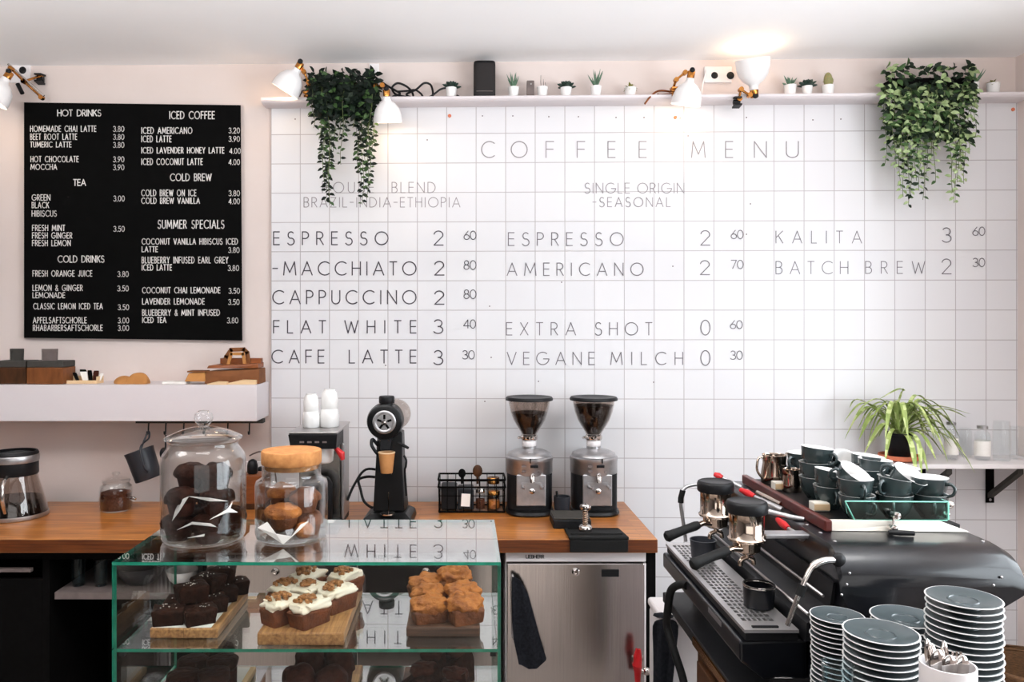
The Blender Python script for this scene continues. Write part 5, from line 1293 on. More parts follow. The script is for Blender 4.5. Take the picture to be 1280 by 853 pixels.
# knock box, tamping mat, tamper
a, b2 = onC(690.5, 3.53), onC(738, 3.53)
t = thing('scale', 'low black box with olive top, behind the tamper', 'scale', (a+b2)/2)
obj('scale_body', MB().box(a.x, b2.x, 3.50, 3.66, C0, C0+.04), 'blackp', t, bevel=.006)
obj('scale_plate', MB().box(a.x+.004, b2.x-.004, 3.505, 3.655, C0+.0405, C0+.046), 'greybox', t, bevel=.002)
t = thing('tamping_mat', 'black rubber tamping mat hooked over the front edge of the worktop', 'mat', (P(745, 0, 3.4).x, 3.4, C0))
xa, xb = (709-PX)*.00338, (783-PX)*.00338
obj('mat_pad', MB().hexa([(xa, CYF-.012, C0), (xb, CYF-.012, C0), (xb-.012, 3.488, C0), (xa+.0, 3.488, C0), (xa, CYF-.012, C0+.014), (xb, CYF-.012, C0+.014), (xb-.012, 3.488, C0+.01), (xa, 3.488, C0+.01)]), 'rubber', t, bevel=.004)
obj('mat_lip', MB().box(xa+.004, xb-.004, CYF-.014, CYF-.003, CT-.05, C0-.0006), 'rubber', t, bevel=.003)
b = MB()
for z_ in (.0148,): b.box(xa+.012, xb-.02, 3.36, 3.366, C0+z_-.0006, C0+z_+.003).box(xa+.012, xb-.02, 3.46, 3.466, C0+z_-.004, C0+z_)
obj('mat_ridge', b, 'rubber', t)
c = Vector(((731.5-PX)*.00342, 3.42, C0+.0142))
t = thing('tamper', 'chrome tamper with ribbed grip standing on the black mat', 'tamper', c)
obj('tamper_base', MB().lathe([(0, 0), (.028, 0), (.029, .003), (.029, .018), (.024, .024), (.012, .028), (0, .0285)], c, 30), 'chrome', t)
pr = [(0, .0287)]
for i in range(6): pr += [(.0085, .029+i*.0095), (.0125, .032+i*.0095), (.0125, .0345+i*.0095), (.0085, .0375+i*.0095)]
obj('tamper_grip', MB().lathe(pr+[(0, .0857)], c, 20), 'chromew', t)
obj('tamper_knob', MB().lathe([(0, .086), (.012, .086), (.022, .094), (.025, .104), (.02, .113), (0, .117)], c, 26), 'chrome', t)
# ------------------------------------------------------------------ bar unit that carries the espresso machine
t = thing('bar_cabinet', 'dark wooden bar cabinet under the espresso machine', 'cabinet', (.98, 1.9, 0))
obj('cabinet_body', MB().box(.70, 1.22, 1.28, 2.40, 0, .866), 'boxwood', t, bevel=.004)
obj('counter_slab', MB().box(.69, 1.23, 1.27, 2.78, .8665, .90), 'blackp', t, bevel=.004)
obj('edge_strip', MB().box(.684, .6896, 1.28, 2.40, .872, .894), 'brass', t)
obj('drawer', MB().box(.686, .6995, 1.9, 2.36, .55, .84), 'boxwood', t, bevel=.003)
BZ = .9006
rs = obj('added_riser', MB().box(.72, 1.20, 1.30, 1.885, BZ, 1.0), 'blackm', bevel=.004); tag(rs, 'low black platform added in front of the machine to carry the saucer stacks', 'platform')  # added support, mostly below the frame; saucer stacks start here, not on the counter
RZ = 1.0006

# white cabinet behind it with a black cloth over its corner
t = thing('low_white_cabinet', 'low white cabinet with rounded corners behind the espresso machine', 'cabinet', (.95, 2.92, 0))
obj('cabinet_body', MB().box(.70, 1.30, 2.83, 3.03, .05, .765), 'whitepaint', t, bevel=.012)
obj('cabinet_top', MB().box(.695, 1.305, 2.825, 3.035, .7655, .797), 'whitepaint', t, bevel=.012, seg=3)
obj('plinth', MB().box(.72, 1.28, 2.85, 3.01, 0, .0495), 'blackm', t)
rows = []
cl = [(815, 773, 850), (816, 790, 849), (817, 815, 846), (817, 850, 842), (816, 900, 838), (815, 960, 836)]
rr = []
for x0, y, x1 in cl:
    rr.append([P(x0+(x1-x0)*i/6, y+(2 if i in (0, 6) else 0), 2.79-.012*math.sin(i*1.9+y*.02)) for i in range(7)])
b = MB().loft([r+[v+Vector((0, .014, 0)) for v in reversed(r)] for r in rr], True, True, 0, True)
b.box(rr[0][0].x+.004, rr[0][6].x-.002, 2.785, 2.86, .7976, .806)
o = obj('black_cloth', b, 'cloth'); tag(o, 'black cloth hanging over the left corner of the low white cabinet', 'cloth')
o.modifiers.new('soft', 'SUBSURF').render_levels = 1

# ------------------------------------------------------------------ espresso machine
Yn, Yf_, MZ = 1.90, 2.76, 1.293
em = thing('espresso_machine', 'large black two-group espresso machine with cups stacked on top', 'espresso machine', (1.05, 2.33, BZ))
body = [(.85, .955), (.86, 1.06), (.905, 1.10), (.915, 1.2), (.893, 1.272), (.90, MZ), (1.305, MZ), (1.335, 1.275), (1.335, 1.262), (1.245, 1.165), (1.215, .955)]
def ring(y, dz, ins=0):
    out = []
    for x, z in body:
        f = max(0, (z-1.10)/(MZ-1.10))
        out.append((x, y, z-dz*f))
    return out
rings = []
RR = .085
for i in range(8):
    a = PI/2*i/7
    rings.append(ring(Yn+RR*(1-math.sin(a)), RR*(1-math.cos(PI/2-a)) if False else RR*(1-math.sin(a))**1.0*0+RR*(1-math.cos(PI/2-a)), 0))
rings = [ring(Yn+RR*(1-math.cos(PI/2*i/8)), RR*(1-math.sin(PI/2*i/8))) for i in range(9)]
rings += [ring(Yf_-.02, 0), ring(Yf_, .02)]
bd = obj('body_shell', MB().loft(rings, True, True, 0, True), 'enamel', em, bevel=.008, seg=3)
b = MB()
for px, py, Y in ((1062, 717, 1.887), (1058.5, 731, 1.887), (1052, 744, 1.887), (1252, 722, 1.91), (1242, 732, 1.905)):
    b.ball(P(px, py, Yn), (.0035, .003, .0035), 8)
for y in (1.99, 2.07, 2.15, 2.25, 2.36, 2.48, 2.6): b.ball((.922, y, MZ), (.005, .005, .0025), 8)
for y in (1.99, 2.12, 2.3): b.ball((1.29, y, MZ), (.005, .005, .0025), 8)
obj('rivets', b, 'alu', em)
# lower housing, feet, tray
b = MB().prism([(.682, 1.0), (.682, 1.048), (.80, 1.052), (.848, 1.052), (.848, .955), (.74, .955)], 'y', 1.975, 2.745)
obj('lower_housing', b, 'enamel', em, bevel=.006)
for x in (.79, 1.16):
    for y in (1.98, 2.66): obj('foot', MB().lathe([(0, 0), (.028, 0), (.03, .006), (.022, .05), (.022, .056), (0, .056)], (x, y, BZ), 20), 'chrome', em)
TX0, TX1, TY0, TY1, TZ_ = .695, .805, 1.97, 2.74, 1.08
b = MB()
b.box(TX0-.004, TX0+.012, TY0, TY1, TZ_-.008, TZ_).box(TX1-.018, TX1+.02, TY0, TY1, TZ_-.008, TZ_).box(TX0+.012, TX1-.018, TY0, TY0+.06, TZ_-.008, TZ_).box(TX0+.012, TX1-.018, TY1-.025, TY1, TZ_-.008, TZ_)
nx, ny = 6, 26
for i in range(1, nx): x = TX0+.012+(TX1-.018-TX0-.012)*i/nx; b.box(x-.0025, x+.0025, TY0+.06, TY1-.025, TZ_-.006, TZ_-.0005)
for j in range(1, ny): y = TY0+.06+(TY1-.025-TY0-.06)*j/ny; b.box(TX0+.012, TX1-.018, y-.0042, y+.0042, TZ_-.006, TZ_-.0007)
obj('drip_grate', b, 'traymetal', em)
obj('drip_pan', MB().box(TX0, TX1+.018, TY0+.004, TY1-.004, TZ_-.028, TZ_-.0085), 'blackp', em)
obj('tray_label', MB().box(TX0+.02, TX0+.085, TY0+.012, TY0+.02, TZ_+.0002, TZ_+.004), 'blackp', em)
obj('tray_badge', MB().box(.6805, .6818, 2.12, 2.23, 1.03, 1.043), 'alu', em)
# dark splash back behind the groups
b = MB().prism([(.848, 1.055), (.86, 1.1), (.904, 1.13), (.913, 1.2), (.905, 1.2), (.895, 1.135), (.84, 1.1), (.835, 1.055)], 'y', 1.96, 2.74)
obj('splash_back', b, 'blackp', em)
b = MB().tube([(.846, 1.965, 1.12), (.846, 2.74, 1.12)], .004, 6).tube([(.882, 1.965, 1.165), (.882, 2.74, 1.165)], .004, 6)
obj('trim_rod', b, 'steelx', em)
# two groups
def group(y, x=.742):
    g = obj('group_head', MB().lathe([(0, 1.262), (.038, 1.262), (.047, 1.266), (.049, 1.272), (.044, 1.2765), (.044, 1.334), (.045, 1.338), (0, 1.338)], (x, y, 0), 36), 'chromew', em)
    obj('group_cap', MB().lathe([(0, 1.3385), (.05, 1.3385), (.0525, 1.342), (.0525, 1.362), (.050, 1.368), (.046, 1.37), (.044, 1.3685), (0, 1.3695)], (x, y, 0), 40), 'blackp', g)
    obj('group_arm', MB().box(x+.042, .905, y-.022, y+.022, 1.274, 1.286), 'alu', em, bevel=.003)
    f = obj('portafilter', MB().lathe([(0, 1.232), (.022, 1.232), (.034, 1.24), (.036, 1.2615), (0, 1.2615)], (x, y, 0), 28).tube([(x-.02, y-.02, 1.247), (x-.045, y-.03, 1.252), (x-.06, y-.036, 1.249)], [.009, .008, .009], 10), 'chromew', em)
    obj('portafilter_handle', MB().tube([(x-.0605, y-.036, 1.249), (x-.072, y-.04, 1.246), (x-.11, y-.055, 1.238), (x-.15, y-.071, 1.228), (x-.16, y-.075, 1.2255), (x-.166, y-.077, 1.224)], [.011, .0135, .0125, .0145, .0165, .012], 14), 'rubber', f)
    obj('double_spout', MB().tube(bez([(x, y, 1.2315), (x+.003, y, 1.222), (x-.016, y-.004, 1.214), (x-.018, y-.004, 1.2)], 5), .006, 8).tube(bez([(x, y, 1.2315), (x+.003, y, 1.222), (x+.018, y+.004, 1.214), (x+.02, y+.004, 1.2)], 5), .006, 8), 'chromew', f)
group(2.10); group(2.36)
# paddles, wands, hoses
def paddle(a, m_, b_, nm='paddle'):
    q = obj('brew_paddle', MB().tube([a, m_], [.009, .006], 10), 'alu', em)
    obj('paddle_grip', MB().tube([Vector(m_)+(Vector(b_)-Vector(m_))*.02, Vector(m_).lerp(Vector(b_), .5), b_], [.008, .011, .007], 10), 'redp', q)
paddle((.885, 2.09, 1.272), (.872, 2.15, 1.282), (.866, 2.21, 1.293))
paddle((.915, 2.30, 1.297), (.865, 2.38, 1.318), (.84, 2.43, 1.328))
paddle((.90, 2.60, 1.30), (.85, 2.63, 1.325), (.83, 2.65, 1.334))
q = obj('steam_wand', MB().tube(bez([(.872, 1.888, 1.277), (.845, 1.882, 1.276), (.815, 1.876, 1.262), (.79, 1.872, 1.216), (.77, 1.872, 1.165), (.757, 1.873, 1.128)], 6), [.0085]*12+[.006]*19, 10), 'chrome', em)
obj('wand_joint', MB().ball((.884, 1.889, 1.277), (.017, .012, .017), 16), 'blackp', q)
obj('wand_sleeve', MB().tube([(.7935, 1.873, 1.222), (.7835, 1.872, 1.198)], .0105, 10), 'rubber', q)
q = obj('steam_wand', MB().tube(bez([(.83, 2.70, 1.29), (.775, 2.70, 1.288), (.738, 2.69, 1.275), (.729, 2.69, 1.23), (.738, 2.69, 1.16), (.746, 2.69, 1.1)], 6), .006, 10), 'alu', em)
obj('wand_sleeve', MB().tube([(.736, 2.69, 1.272), (.729, 2.69, 1.245), (.7285, 2.69, 1.23)], .0095, 10), 'rubber', q)
# small jug on the drip tray under the near group, at the back
c = Vector((.775, 2.03, TZ_+.0005)); c = Vector((.765, 2.56, TZ_+.0005))
t2 = thing('milk_jug', 'dark low bowl standing at the far end of the drip tray', 'jug', c)
obj('jug_body', MB().shell([(.03, 0), (.036, .004), (.04, .05), (.042, .062)], c, .003, 26), 'cupdark', t2)
c = Vector((.785, 2.13, TZ_+.0005))
t2 = thing('milk_jug', 'wide black vessel with bright rim on the drip tray behind the steam wand', 'jug', c)
obj('jug_body', MB().shell([(.034, 0), (.038, .003), (.04, .03), (.041, .055)], c, .002, 30), 'enamel', t2)
obj('jug_rim', MB().shell([(.0415, .0552), (.0425, .058), (.0415, .061)], c, .003, 30, floor=False), 'chrome', t2)
o = obj('drain_hose', MB().tube(bez([(.682, 2.45, 1.03), (.672, 2.47, 1.028), (.648, 2.5, 1.0), (.642, 2.52, .93), (.645, 2.54, .87), (.66, 2.5, .80), (.675, 2.47, .74), (.68, 2.44, .68), (.681, 2.42, .55)], 7), .0125, 12), 'rubber')
tag(o, 'thick black drain hose curving down from the drip tray', 'hose')

# cup tray on the machine
CTX0, CTX1, CTY0, CTY1 = .957, 1.30, 2.085, 2.70
ctz = MZ+.0006
tr = thing('cup_tray', 'raised tray with teal acrylic rail on top of the espresso machine', 'tray', ((CTX0+CTX1)/2, 2.37, ctz))
obj('tray_floor', MB().box(CTX0, CTX1, CTY0+.012, CTY1, ctz, ctz+.014), 'blackp', tr)
b = MB().hexa([(CTX0, CTY0, ctz), (CTX1+.012, CTY0-.012, ctz), (CTX1+.004, CTY0+.011, ctz), (CTX0, CTY0+.011, ctz), (CTX0, CTY0, ctz+.028), (CTX1-.06, CTY0, ctz+.026), (CTX1-.06, CTY0+.011, ctz+.026), (CTX0, CTY0+.011, ctz+.028)])
obj('front_lip', b, 'kraftl' if False else 'cream', tr, bevel=.001)
b = MB().box(CTX0-.02, CTX0-.0006, CTY0-.01, CTY1, ctz, ctz+.03)
obj('side_rail', b, 'redd', tr, bevel=.004)
obj('side_rail', MB().box(CTX1+.0006, CTX1+.012, CTY0+.08, CTY1, ctz, ctz+.02), 'steelx', tr, bevel=.003)
fl = ctz+.0146
b = MB().prism([(1.0, fl+.03), (.995, fl+.062), (1.262, fl+.06), (1.262, fl+.012), (1.02, fl+.012)], 'y', CTY0+.002, CTY0+.006)
b.m = [0 if i >= len(b.m)-2 else 1 for i in range(len(b.m))]
b.tube([(.995, CTY0+.004, fl+.062), (1.262, CTY0+.004, fl+.06)], .002, 6, 1).tube([(1.02, CTY0+.004, fl+.012), (1.262, CTY0+.004, fl+.012)], .0018, 6, 1).tube([(.995, CTY0+.004, fl+.062), (1.02, CTY0+.004, fl+.012)], .0018, 6, 1)
obj('acrylic_rail', b, ['plexi', 'edgel'], tr)
b = MB().prism([(CTY0+.008, fl+.012), (CTY0+.008, fl+.06), (CTY0+.30, fl+.06), (CTY0+.30, fl+.012)], 'x', 1.266, 1.27)
b.m = [0 if i >= len(b.m)-2 else 1 for i in range(len(b.m))]
obj('acrylic_rail', b, ['plexi', 'edgel'], tr)
def knob(c, nm='rail_knob'):
    return obj(nm, MB().lathe([(0, 0), (.007, 0), (.008, .004), (.006, .01), (.009, .014), (.011, .022), (.008, .028), (0, .029)], c, 16, Matrix.Rotation(PI/2, 3, 'X')), 'chrome', tr)
knob((1.117, CTY0+.0015, fl+.03)); obj('rail_post', MB().tube([(1.117, CTY0-.006, fl+.028), (1.113, CTY0-.008, ctz+.002)], .0035, 8), 'chrome', tr); knob((1.106, CTY0-.004, ctz+.012))
obj('rail_knob', MB().ball((1.277, CTY0+.02, fl+.05), .011, 14).ball((1.279, CTY0+.04, fl+.02), .011, 14).tube([(1.277, CTY0+.02, fl+.05), (1.279, CTY0+.04, fl+.02)], .004, 8), 'chrome', tr)
o = obj('latch', MB().tube([(1.085, 2.045, MZ+.0075), (1.11, 2.04, MZ+.0075), (1.145, 2.035, MZ+.0075)], [.005, .007, .006], 10), 'blackp'); tag(o, 'small black latch lying on the machine top in front of the cup tray', 'latch')

# cups
def make_cup():
    r = thing('coffee_cup', 'cup', 'cup', (0, 0, 0), 'slate cups stacked on the espresso machine')
    pr = [(.023, 0), (.024, .003), (.026, .006), (.036, .018), (.0425, .036), (.0455, .058), (.046, .064)]
    ob = obj('cup_body', MB().lathe([(0, .002)]+pr+[(.0449, .06), (.0413, .036), (.0343, .0172), (.02, .0055), (0, .0045)], (0, 0, 0), 34), 'cupgreen', r)
    obj('cup_lining', MB().lathe([(0, .0075), (.02, .008), (.033, .02), (.0395, .037), (.0425, .058), (.0435, .0635), (.046, .0645), (.0461, .0641), (.0445, .06), (.041, .036), (.034, .0175), (.02, .006), (0, .0055)], (0, 0, 0), 34), 'china', r)
    obj('handle', MB().tube(bez([(.0435, 0, .05), (.058, 0, .053), (.067, 0, .042), (.062, 0, .026), (.048, 0, .02), (.038, 0, .021)], 5), [.0048]*6+[.0042]*14+[.0052]*6, 10), 'cupgreen', r)
    return r
cup0 = None
def cup(px, py, Y, label, rz=0.0, tilt=(0, 0), z=None, s=1.0):
    """a cup whose foot centre shows at px, py"""
    global cup0
    r = make_cup() if cup0 is None else copy_tree(cup0)
    cup0 = cup0 or r
    r['label'] = label
    p = P(px, py, Y)
    if z is not None: p.z = z
    r.location = p; r.rotation_euler = Matrix.Rotation(rz, 4, 'Z').to_euler()
    r.rotation_euler = (Matrix.Rotation(R(tilt[0]), 4, 'X') @ Matrix.Rotation(R(tilt[1]), 4, 'Y') @ Matrix.Rotation(R(rz), 4, 'Z')).to_euler()
    r.scale = (s, s, s)
    return r
fz0 = fl+.0008
c1 = [  # px, Y, level, rz, tilt, label
 (1071, 2.16, 0, -75, (0, 0), 'slate cup, left of the three upright in the bottom row behind the acrylic rail'),
 (1118, 2.165, 0, -120, (0, 0), 'slate cup, middle of the three in the bottom row behind the acrylic rail'),
 (1162, 2.17, 0, -110, (0, 0), 'slate cup, right of the three in the bottom row behind the acrylic rail'),
 (1069, 2.16, 1, -95, (0, 0), 'slate cup with handle to the viewer, upper row left behind the acrylic rail'),
 (1115, 2.165, 1, -150, (0, 9), 'slate cup tipped to the right, upper row middle behind the acrylic rail'),
 (1162, 2.175, 1, -60, (0, 0), 'slate cup, upper row right behind the acrylic rail'),
 (1038, 2.28, 0, -100, (0, 0), 'slate cup, bottom of the stack nearest the red side rail'),
 (1036, 2.28, 1, -40, (0, 8), 'slate cup tipped right, upper of the stack nearest the red side rail'),
 (1054, 2.21, 2, 180, (27, 22), 'cup lying tipped so its white inside faces out, on top left of the pile'),
 (1092, 2.33, 2, 60, (0, 4), 'slate cup on top of the pile between the two white-showing cups'),
 (1122, 2.19, 2, 150, (28, 20), 'cup lying tipped so its white inside faces out, on top right of the pile'),
 (1083, 2.30, 0, 0, (0, 0), 'slate cup in the bottom of the second row, left of the middle'),
 (1128, 2.30, 0, 20, (0, 0), 'slate cup in the bottom of the second row, right of the middle'),
 (1084, 2.30, 1, 0, (0, 0), 'slate cup in the upper second row, left of the middle'),
 (1128, 2.31, 1, 20, (0, 0), 'slate cup in the upper second row, right of the middle'),
 (1019, 2.41, 0, -90, (0, 0), 'slate cup, lowest of the triple stack behind the small cream box'),
 (1019, 2.41, 1, -40, (0, 0), 'slate cup, middle of the triple stack behind the small cream box'),
 (1019, 2.41, 2, -60, (0, 6), 'slate cup, top of the triple stack behind the small cream box'),
 (1062, 2.42, 0, 30, (0, 0), 'slate cup in the bottom of the third row from the viewer'),
 (1062, 2.42, 1, 30, (0, 0), 'slate cup in the second layer of the third row from the viewer'),
 (1050, 2.42, 2, 200, (30, 12), 'cup with white inside showing, furthest back on top of the pile'),
 (1082, 2.40, 2, -20, (0, 6), 'dark slate cup with handle, high in the middle of the pile'),
 (1003, 2.58, 0, -120, (0, 0), 'slate cup, lowest at the far left end beside the steel jugs'),
 (1003, 2.58, 1, -150, (0, 0), 'slate cup, upper at the far left end beside the steel jugs'),
 (1040, 2.57, 0, 0, (0, 0), 'slate cup in the bottom of the furthest row'),
 (1040, 2.57, 1, 0, (0, 0), 'slate cup in the upper furthest row'),
]
for px, Y, lv, rz, tl, lb in c1:
    cup(px, 0, Y, lb, rz, tl, fz0+lv*.044+(-.022 if lv == 2 and px != 1019 else 0))
# steel milk jugs at the far end of the tray
for px, Y, r, h, rz, lb in ((968, 2.62, .042, .095, 200, 'larger steel milk jug at the far left of the cup tray'), (990, 2.50, .03, .07, 20, 'smaller steel milk jug just in front of the slate cups')):
    c = P(px, 0, Y); c.z = fz0
    t = thing('milk_jug', lb, 'jug', c)
    obj('jug_body', MB().shell([(r*.92, 0), (r, .004), (r*1.02, h*.3), (r*.88, h*.72), (r*.92, h*.97), (r*.95, h)], c, .002, 30), 'chromew', t)
    q = Matrix.Rotation(R(rz), 3, 'Z')
    obj('jug_handle', MB().tube(bez([c+q @ Vector((r*.85, 0, h*.9)), c+q @ Vector((r*1.5, 0, h*.92)), c+q @ Vector((r*1.65, 0, h*.5)), c+q @ Vector((r*1.0, 0, h*.15))], 5), .004, 8), 'chromew', t)
    obj('jug_spout', MB().loft([[c+q @ Vector((-r*.9, -.012, h*.8)), c+q @ Vector((-r*.9, .012, h*.8)), c+q @ Vector((-r*.88, 0, h*.7))], [c+q @ Vector((-r*1.2, -.004, h*1.03)), c+q @ Vector((-r*1.2, .004, h*1.03)), c+q @ Vector((-r*1.15, 0, h*.98))]], True, True, 0, True), 'chromew', t)
for px, Y, lb in ((1024, 2.25, 'small cream box on the cup tray in front of the triple cup stack'), (975, 2.53, 'small cream box on the cup tray in front of the steel jugs')):
    c = P(px, 0, Y); c.z = fz0
    t = thing('matchbox', lb, 'box', c)
    obj('box_sleeve', MB().box(c.x-.022, c.x+.022, Y-.018, Y+.018, c.z, c.z+.024), 'cream', t, bevel=.002)
    obj('box_tray', MB().box(c.x-.0215, c.x+.0215, Y-.0205, Y-.0181, c.z+.004, c.z+.02), 'kraftl', t)
# loose barista tools between the groups and the tray
for pts, mt, lb in (([(.845, 2.22, 1.3125), (.895, 2.2, 1.302), (.93, 2.19, 1.2985)], 'alu', 'flat pale tool lying on the machine edge above the near group'),
                    ([(.925, 2.52, 1.301), (.93, 2.44, 1.301), (.935, 2.36, 1.301)], 'chromew', 'chrome rod lying along the red side rail')):
    o = obj('barista_tool', MB().tube(pts, [.007, .008, .006], 10), mt); tag(o, lb, 'tool')

# ------------------------------------------------------------------ saucer stacks
def make_saucer():
    r = thing('saucer', 'saucer', 'saucer', (0, 0, 0), 'saucers')
    obj('saucer_rim', MB().lathe([(0, 0), (.034, 0), (.038, .002), (.056, .0058), (.0715, .0105), (.0725, .0117), (.0718, .0128), (.0695, .0126), (.055, .009), (.04, .006), (0, .005)], (0, 0, 0), 48), 'china', r)
    obj('saucer_top', MB().lathe([(0, .0058), (.0255, .0058), (.027, .0082), (.0285, .0082), (.03, .0062), (.04, .0068), (.055, .0099), (.0688, .0134), (.0692, .0128), (.055, .0093), (.03, .0055), (0, .0052)], (0, 0, 0), 48), 'saucer', r)
    return r
s0 = None
ORD = ['topmost', 'second', 'third', 'fourth', 'fifth', 'sixth', 'seventh', 'eighth', 'ninth', 'tenth', 'eleventh', 'twelfth', 'thirteenth', 'fourteenth', 'fifteenth', 'sixteenth', 'seventeenth', 'eighteenth', 'nineteenth', 'twentieth', 'twenty-first']
stacks = [('tall right stack', 1.056, 1.69, 1.262, 1.0, .0136), ('front stack', .857, 1.645, 1.206, 1.0, .0136), ('middle back stack', .992, 1.80, 1.183, 1.0, .0136), ('small left stack', .842, 1.80, 1.178, .80, .0112)]
for nm, x, y, zt, s, pitch in stacks:
    n = int(round((zt-RZ-.0128*s)/pitch))+1
    rnd2 = random.Random(len(nm))
    z0 = RZ
    for i in range(n):
        r = make_saucer() if s0 is None else copy_tree(s0)
        s0 = s0 or r
        lvl = n-1-i
        r['label'] = ('slate-topped saucer, topmost of the %s' if lvl == 0 else 'white-rimmed slate saucer, '+ORD[lvl]+' from the top of the %s') % nm
        r['group'] = 'saucers of the '+nm
        r.location = (x+rnd2.uniform(-.0018, .0018), y+rnd2.uniform(-.0018, .0018), z0+i*pitch)
        r.scale = (s, s, s); r.rotation_euler = (0, 0, rnd2.random()*6)
        if lvl == 0: r.rotation_euler = (0, 0, 0)

# ------------------------------------------------------------------ cutlery pot and tumbler on the added platform
c = Vector((.865, 1.43, RZ))
t = thing('cutlery_pot', 'white round pot of steel cutlery in front of the tall saucer stack', 'pot', c)
ph = CZ-(830-PY)*.00143-RZ
obj('pot_body', MB().shell([(.042, 0), (.044, .004), (.0455, ph-.004), (.0455, ph)], c, .003, 36), 'whitepaint', t)
rnd = random.Random(12)
heads = [(1159, 800, -6, 'knife'), (1165, 806, -2, 'knife'), (1180, 803, 2, 'knife'), (1172, 815, 0, 'spoon'), (1187, 822, 4, 'spoon'), (1196, 815, 6, 'fork'), (1203, 822, 8, 'spoon'), (1178, 826, 2, 'spoon')]
nmx = ['tallest knife at the left', 'second knife from the left', 'knife standing in the middle', 'spoon behind the knives', 'spoon right of the middle knife', 'fork with broad head towards the right', 'spoon at the far right', 'short spoon in front']
for i, (px, py, ln, kind) in enumerate(heads):
    Yh = 1.43+rnd.uniform(-.018, .018)
    h = P(px, py, Yh); ft = c+Vector(((h.x-c.x)*.25, (h.y-c.y)*.25, .008+.001*i)); d = (h-ft)
    t = thing(kind, 'steel %s in the white cutlery pot, %s' % (kind, nmx[i]), 'cutlery', ft, 'cutlery in the white pot')
    obj('shaft', MB().tube([ft, ft+d*.5, ft+d*.8], [.003, .0028, .0035], 8), 'chrome', t)
    Q = basis(d); e = ft+d*.8; l = d.length*.2
    b = MB()
    if kind == 'spoon': b.ball(e+d.normalized()*l*.55, (.014, .005, l*.55), 14, 0, Q)
    elif kind == 'knife': b.ball(e+d.normalized()*l*.5, (.008, .003, l*.55), 12, 0, Q)
    else:
        b.ball(e+d.normalized()*l*.25, (.011, .004, l*.28), 12, 0, Q)
        for k in (-1, 0, 1): b.tube([e+d.normalized()*l*.4+Q @ Vector((.007*k, 0, 0)), e+d.normalized()*l+Q @ Vector((.007*k, 0, 0))], .002, 6)
    obj({'spoon': 'bowl', 'knife': 'blade', 'fork': 'tines'}[kind], b, 'chrome', t)
c = Vector((.748, 1.60, RZ))
o = obj('water_glass', MB().shell([(.026, 0), (.028, .004), (.0305, CZ-(829-PY)*.0016-RZ)], c, .002, 28), 'tumbler'); tag(o, 'pale blue drinking glass in front of the small left saucer stack', 'glass')

# ------------------------------------------------------------------ wall shelf on the right with plant and glassware
sz = 1.172; sx0 = 1.955; sy0 = 3.74
sh = obj('wall_shelf', MB().hexa([(sx0, sy0, sz-.022), (XR-.004, sy0, sz-.022), (XR-.004, yw(XR)-.002, sz-.022), (sx0, yw(sx0)-.002, sz-.022), (sx0, sy0, sz), (XR-.004, sy0, sz), (XR-.004, yw(XR)-.002, sz), (sx0, yw(sx0)-.002, sz)]), 'whitepaint', bevel=.002)
tag(sh, 'white wall shelf on the right with spider plant and glasses', 'shelf')
def bracket(px, lb):
    x = W(px, 600, 0).x; y = yw(x)-.002
    t = thing('shelf_bracket', lb, 'bracket', (x, y, sz-.23), 'black shelf brackets')
    zt = sz-.0226
    obj('wall_plate', MB().box(x-.02, x+.02, y-.006, y, zt-.215, zt), 'blackm', t)
    obj('top_plate', MB().box(x-.02, x+.02, sy0+.03, y-.0065, zt-.006, zt), 'blackm', t)
    obj('brace', MB().hexa([(x-.014, y-.0065, zt-.19), (x+.014, y-.0065, zt-.19), (x+.014, y-.0065, zt-.165), (x-.014, y-.0065, zt-.165), (x-.014, sy0+.035, zt-.03), (x+.014, sy0+.035, zt-.03), (x+.014, sy0+.035, zt-.0065), (x-.014, sy0+.035, zt-.0065)]), 'greybox', t)
    obj('screw', MB().lathe([(0, 0), (.007, 0), (.006, .003), (0, .004)], (x, y-.006, zt-.2), 12, Matrix.Rotation(PI/2, 3, 'X')), 'alu', t)
bracket(1236.5, 'black metal bracket under the right end of the white wall shelf')
bracket(1151, 'black bracket under the shelf below the spider plant, mostly hidden')
c = Vector(((1124-PX)*.00385, 3.85, sz+.0006))
sau = obj('plant_saucer', MB().shell([(.06, 0), (.085, .006), (.092, .02), (.092, .028)], c, .005, 36), 'terracotta'); tag(sau, 'orange terracotta saucer under the spider plant', 'saucer')
c2 = c+Vector((0, 0, .0078))
t = thing('spider_plant', 'spider plant with arching striped leaves in a black pot', 'plant', c2)
obj('pot', MB().shell([(.042, 0), (.045, .004), (.058, .115), (.061, .117), (.061, .125)], c2, .004, 32), 'blackp', t)
obj('soil', MB().lathe([(0, .1), (.053, .1), (.053, .108), (0, .11)], c2, 24), 'soil', t)
rnd = random.Random(21); lb_ = MB()
top = c2+Vector((0, 0, .11))
def blade(pts, wd):
    pts = bez(pts, 6); n = len(pts)
    L = []; Rr = []; Mm = []
    for i, p in enumerate(pts):
        tg = (pts[min(i+1, n-1)]-pts[max(i-1, 0)]).normalized()
        s_ = tg.cross(Vector((0, 0, 1)))
        if s_.length < .05: s_ = Vector((1, 0, 0))
        s_.normalize(); nn = s_.cross(tg).normalized()
        f = i/(n-1); wv = wd*(.55+.9*f*(1.25-f)*1.3)*(1-max(0, f-.75)*3.7) if f < 1 else 0.0004
        wv = max(wv, .0006)
        L.append(p+s_*wv/2+nn*wv*.22); Rr.append(p-s_*wv/2+nn*wv*.22); Mm.append(p)
    o = len(lb_.v); lb_.v += L+Mm+Rr
    for i in range(n-1):
        for a0, b0 in ((0, n), (n, 2*n)):
            lb_.f.append([o+a0+i, o+a0+i+1, o+b0+i+1, o+b0+i]); lb_.m.append(rnd.choice((0, 0, 0, 1))); lb_.s.append(True)
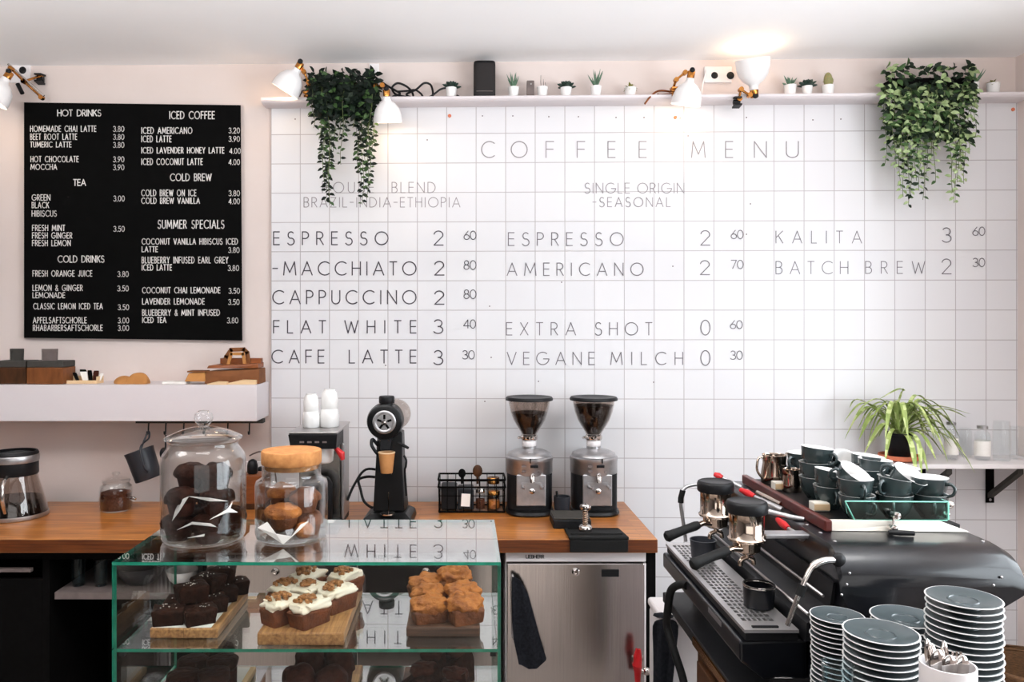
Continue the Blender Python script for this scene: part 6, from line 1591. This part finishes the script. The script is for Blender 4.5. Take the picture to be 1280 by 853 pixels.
def tgt(px, py, dy): return P(px, py, c.y+dy)
spec = [((1127, 487), (1098, 500), 0), ((1078, 505), (1055, 528), .02), ((1085, 510), (1067, 528), -.03), ((1090, 522), (1073, 552), -.05), ((1098, 520), (1083, 562), .03), ((1100, 535), (1080, 568), -.08), ((1108, 530), (1090, 555), .05), ((1112, 545), (1106, 580), -.14),
        ((1150, 500), (1168, 510), .03), ((1145, 495), (1160, 503), .08), ((1170, 508), (1214, 518), -.02), ((1165, 512), (1195, 535), .05), ((1180, 520), (1200, 548), -.06), ((1175, 530), (1206, 575), -.1), ((1190, 550), (1219, 592), -.15), ((1165, 535), (1185, 578), -.14), ((1160, 545), (1180, 570), -.05), ((1150, 560), (1160, 590), -.18), ((1148, 555), (1152, 598), -.2), ((1155, 548), (1170, 575), -.15), ((1140, 560), (1146, 600), -.2),
        ((1072, 500), (1062, 510), .08), ((1180, 512), (1208, 522), .08), ((1092, 508), (1075, 520), .1), ((1160, 525), (1190, 560), .0), ((1185, 540), (1212, 580), -.08)]
for (mx_, my), (ex, ey), dy in spec:
    a = top+Vector((rnd.uniform(-.02, .02), rnd.uniform(-.015, .015), 0))
    m_ = tgt(mx_, my, dy*.6); e_ = tgt(ex, ey, dy)
    q = a.lerp(m_, .5)+Vector((0, 0, .03))
    blade([a, q, m_, e_], rnd.uniform(.019, .028))
for i in range(34):
    a = rnd.random()*2*PI; l = rnd.uniform(.1, .25); up = rnd.uniform(.06, .17)
    d = Vector((math.cos(a), math.sin(a)*.55-.15, 0))
    p0_ = top+Vector((rnd.uniform(-.02, .02), rnd.uniform(-.02, .02), 0))
    blade([p0_, p0_+d*l*.35+Vector((0, 0, up)), p0_+d*l*.75+Vector((0, 0, up*.85)), p0_+d*l*1.1+Vector((0, 0, up*.85-l*.55))], rnd.uniform(.015, .023))
obj('leaves', lb_, ['spider', 'spiderl'], t)
gl = [(1189, 3.88, .03, .165, True, 'slim clear bottle with white label, first right of the spider plant'), (1228, 3.86, .034, .15, True, 'wide clear bottle with white label, centre of the right shelf'), (1252, 3.84, .038, .19, False, 'tall clear jar right of the labelled bottles'), (1207, 3.95, .03, .14, False, 'clear glass standing behind the two labelled bottles'), (1271, 3.88, .033, .16, False, 'last clear glass at the right end of the white shelf')]
for px, Y, r, h, lab_, lb in gl:
    c = Vector(((px-PX)/F*Y, Y, sz+.0006))
    t = thing('glass_bottle' if lab_ else 'glass_jar', lb, 'bottle' if lab_ else 'jar', c)
    obj('glass_body', MB().shell([(r*.85, 0), (r, .006), (r, h*.78), (r*.9, h*.86), (r*.62, h*.93), (r*.62, h)] if lab_ else [(r*.9, 0), (r, .006), (r, h*.85), (r*.92, h*.92), (r*.92, h)], c, .003, 28), 'bottle', t)
    if lab_:
        obj('label', MB().shell([(r+.0012, h*.14), (r+.0012, h*.62)], c, .0008, 28, floor=False), 'paper', t)
        obj('stopper', MB().lathe([(0, h+.0004), (r*.7, h+.0004), (r*.7, h+.014), (0, h+.015)], c, 20), 'alu', t)
# wicker basket on the floor at the right
c = Vector((2.42, 3.42, .0006))
t = thing('wicker_basket', 'striped wicker basket cut off at the lower right corner', 'basket', c)
bk = MB()
pr = []
for i in range(20):
    z = .36*i/19; pr.append((.17+.03*i/19+(.004 if i % 2 else 0), z))
bk.shell(pr, c, .008, 40)
obj('basket_body', bk, 'wicker', t)
obj('basket_rim', MB().shell([(.202, .3605), (.208, .364), (.208, .374), (.202, .378)], c, .014, 40, floor=False), 'wicker', t)
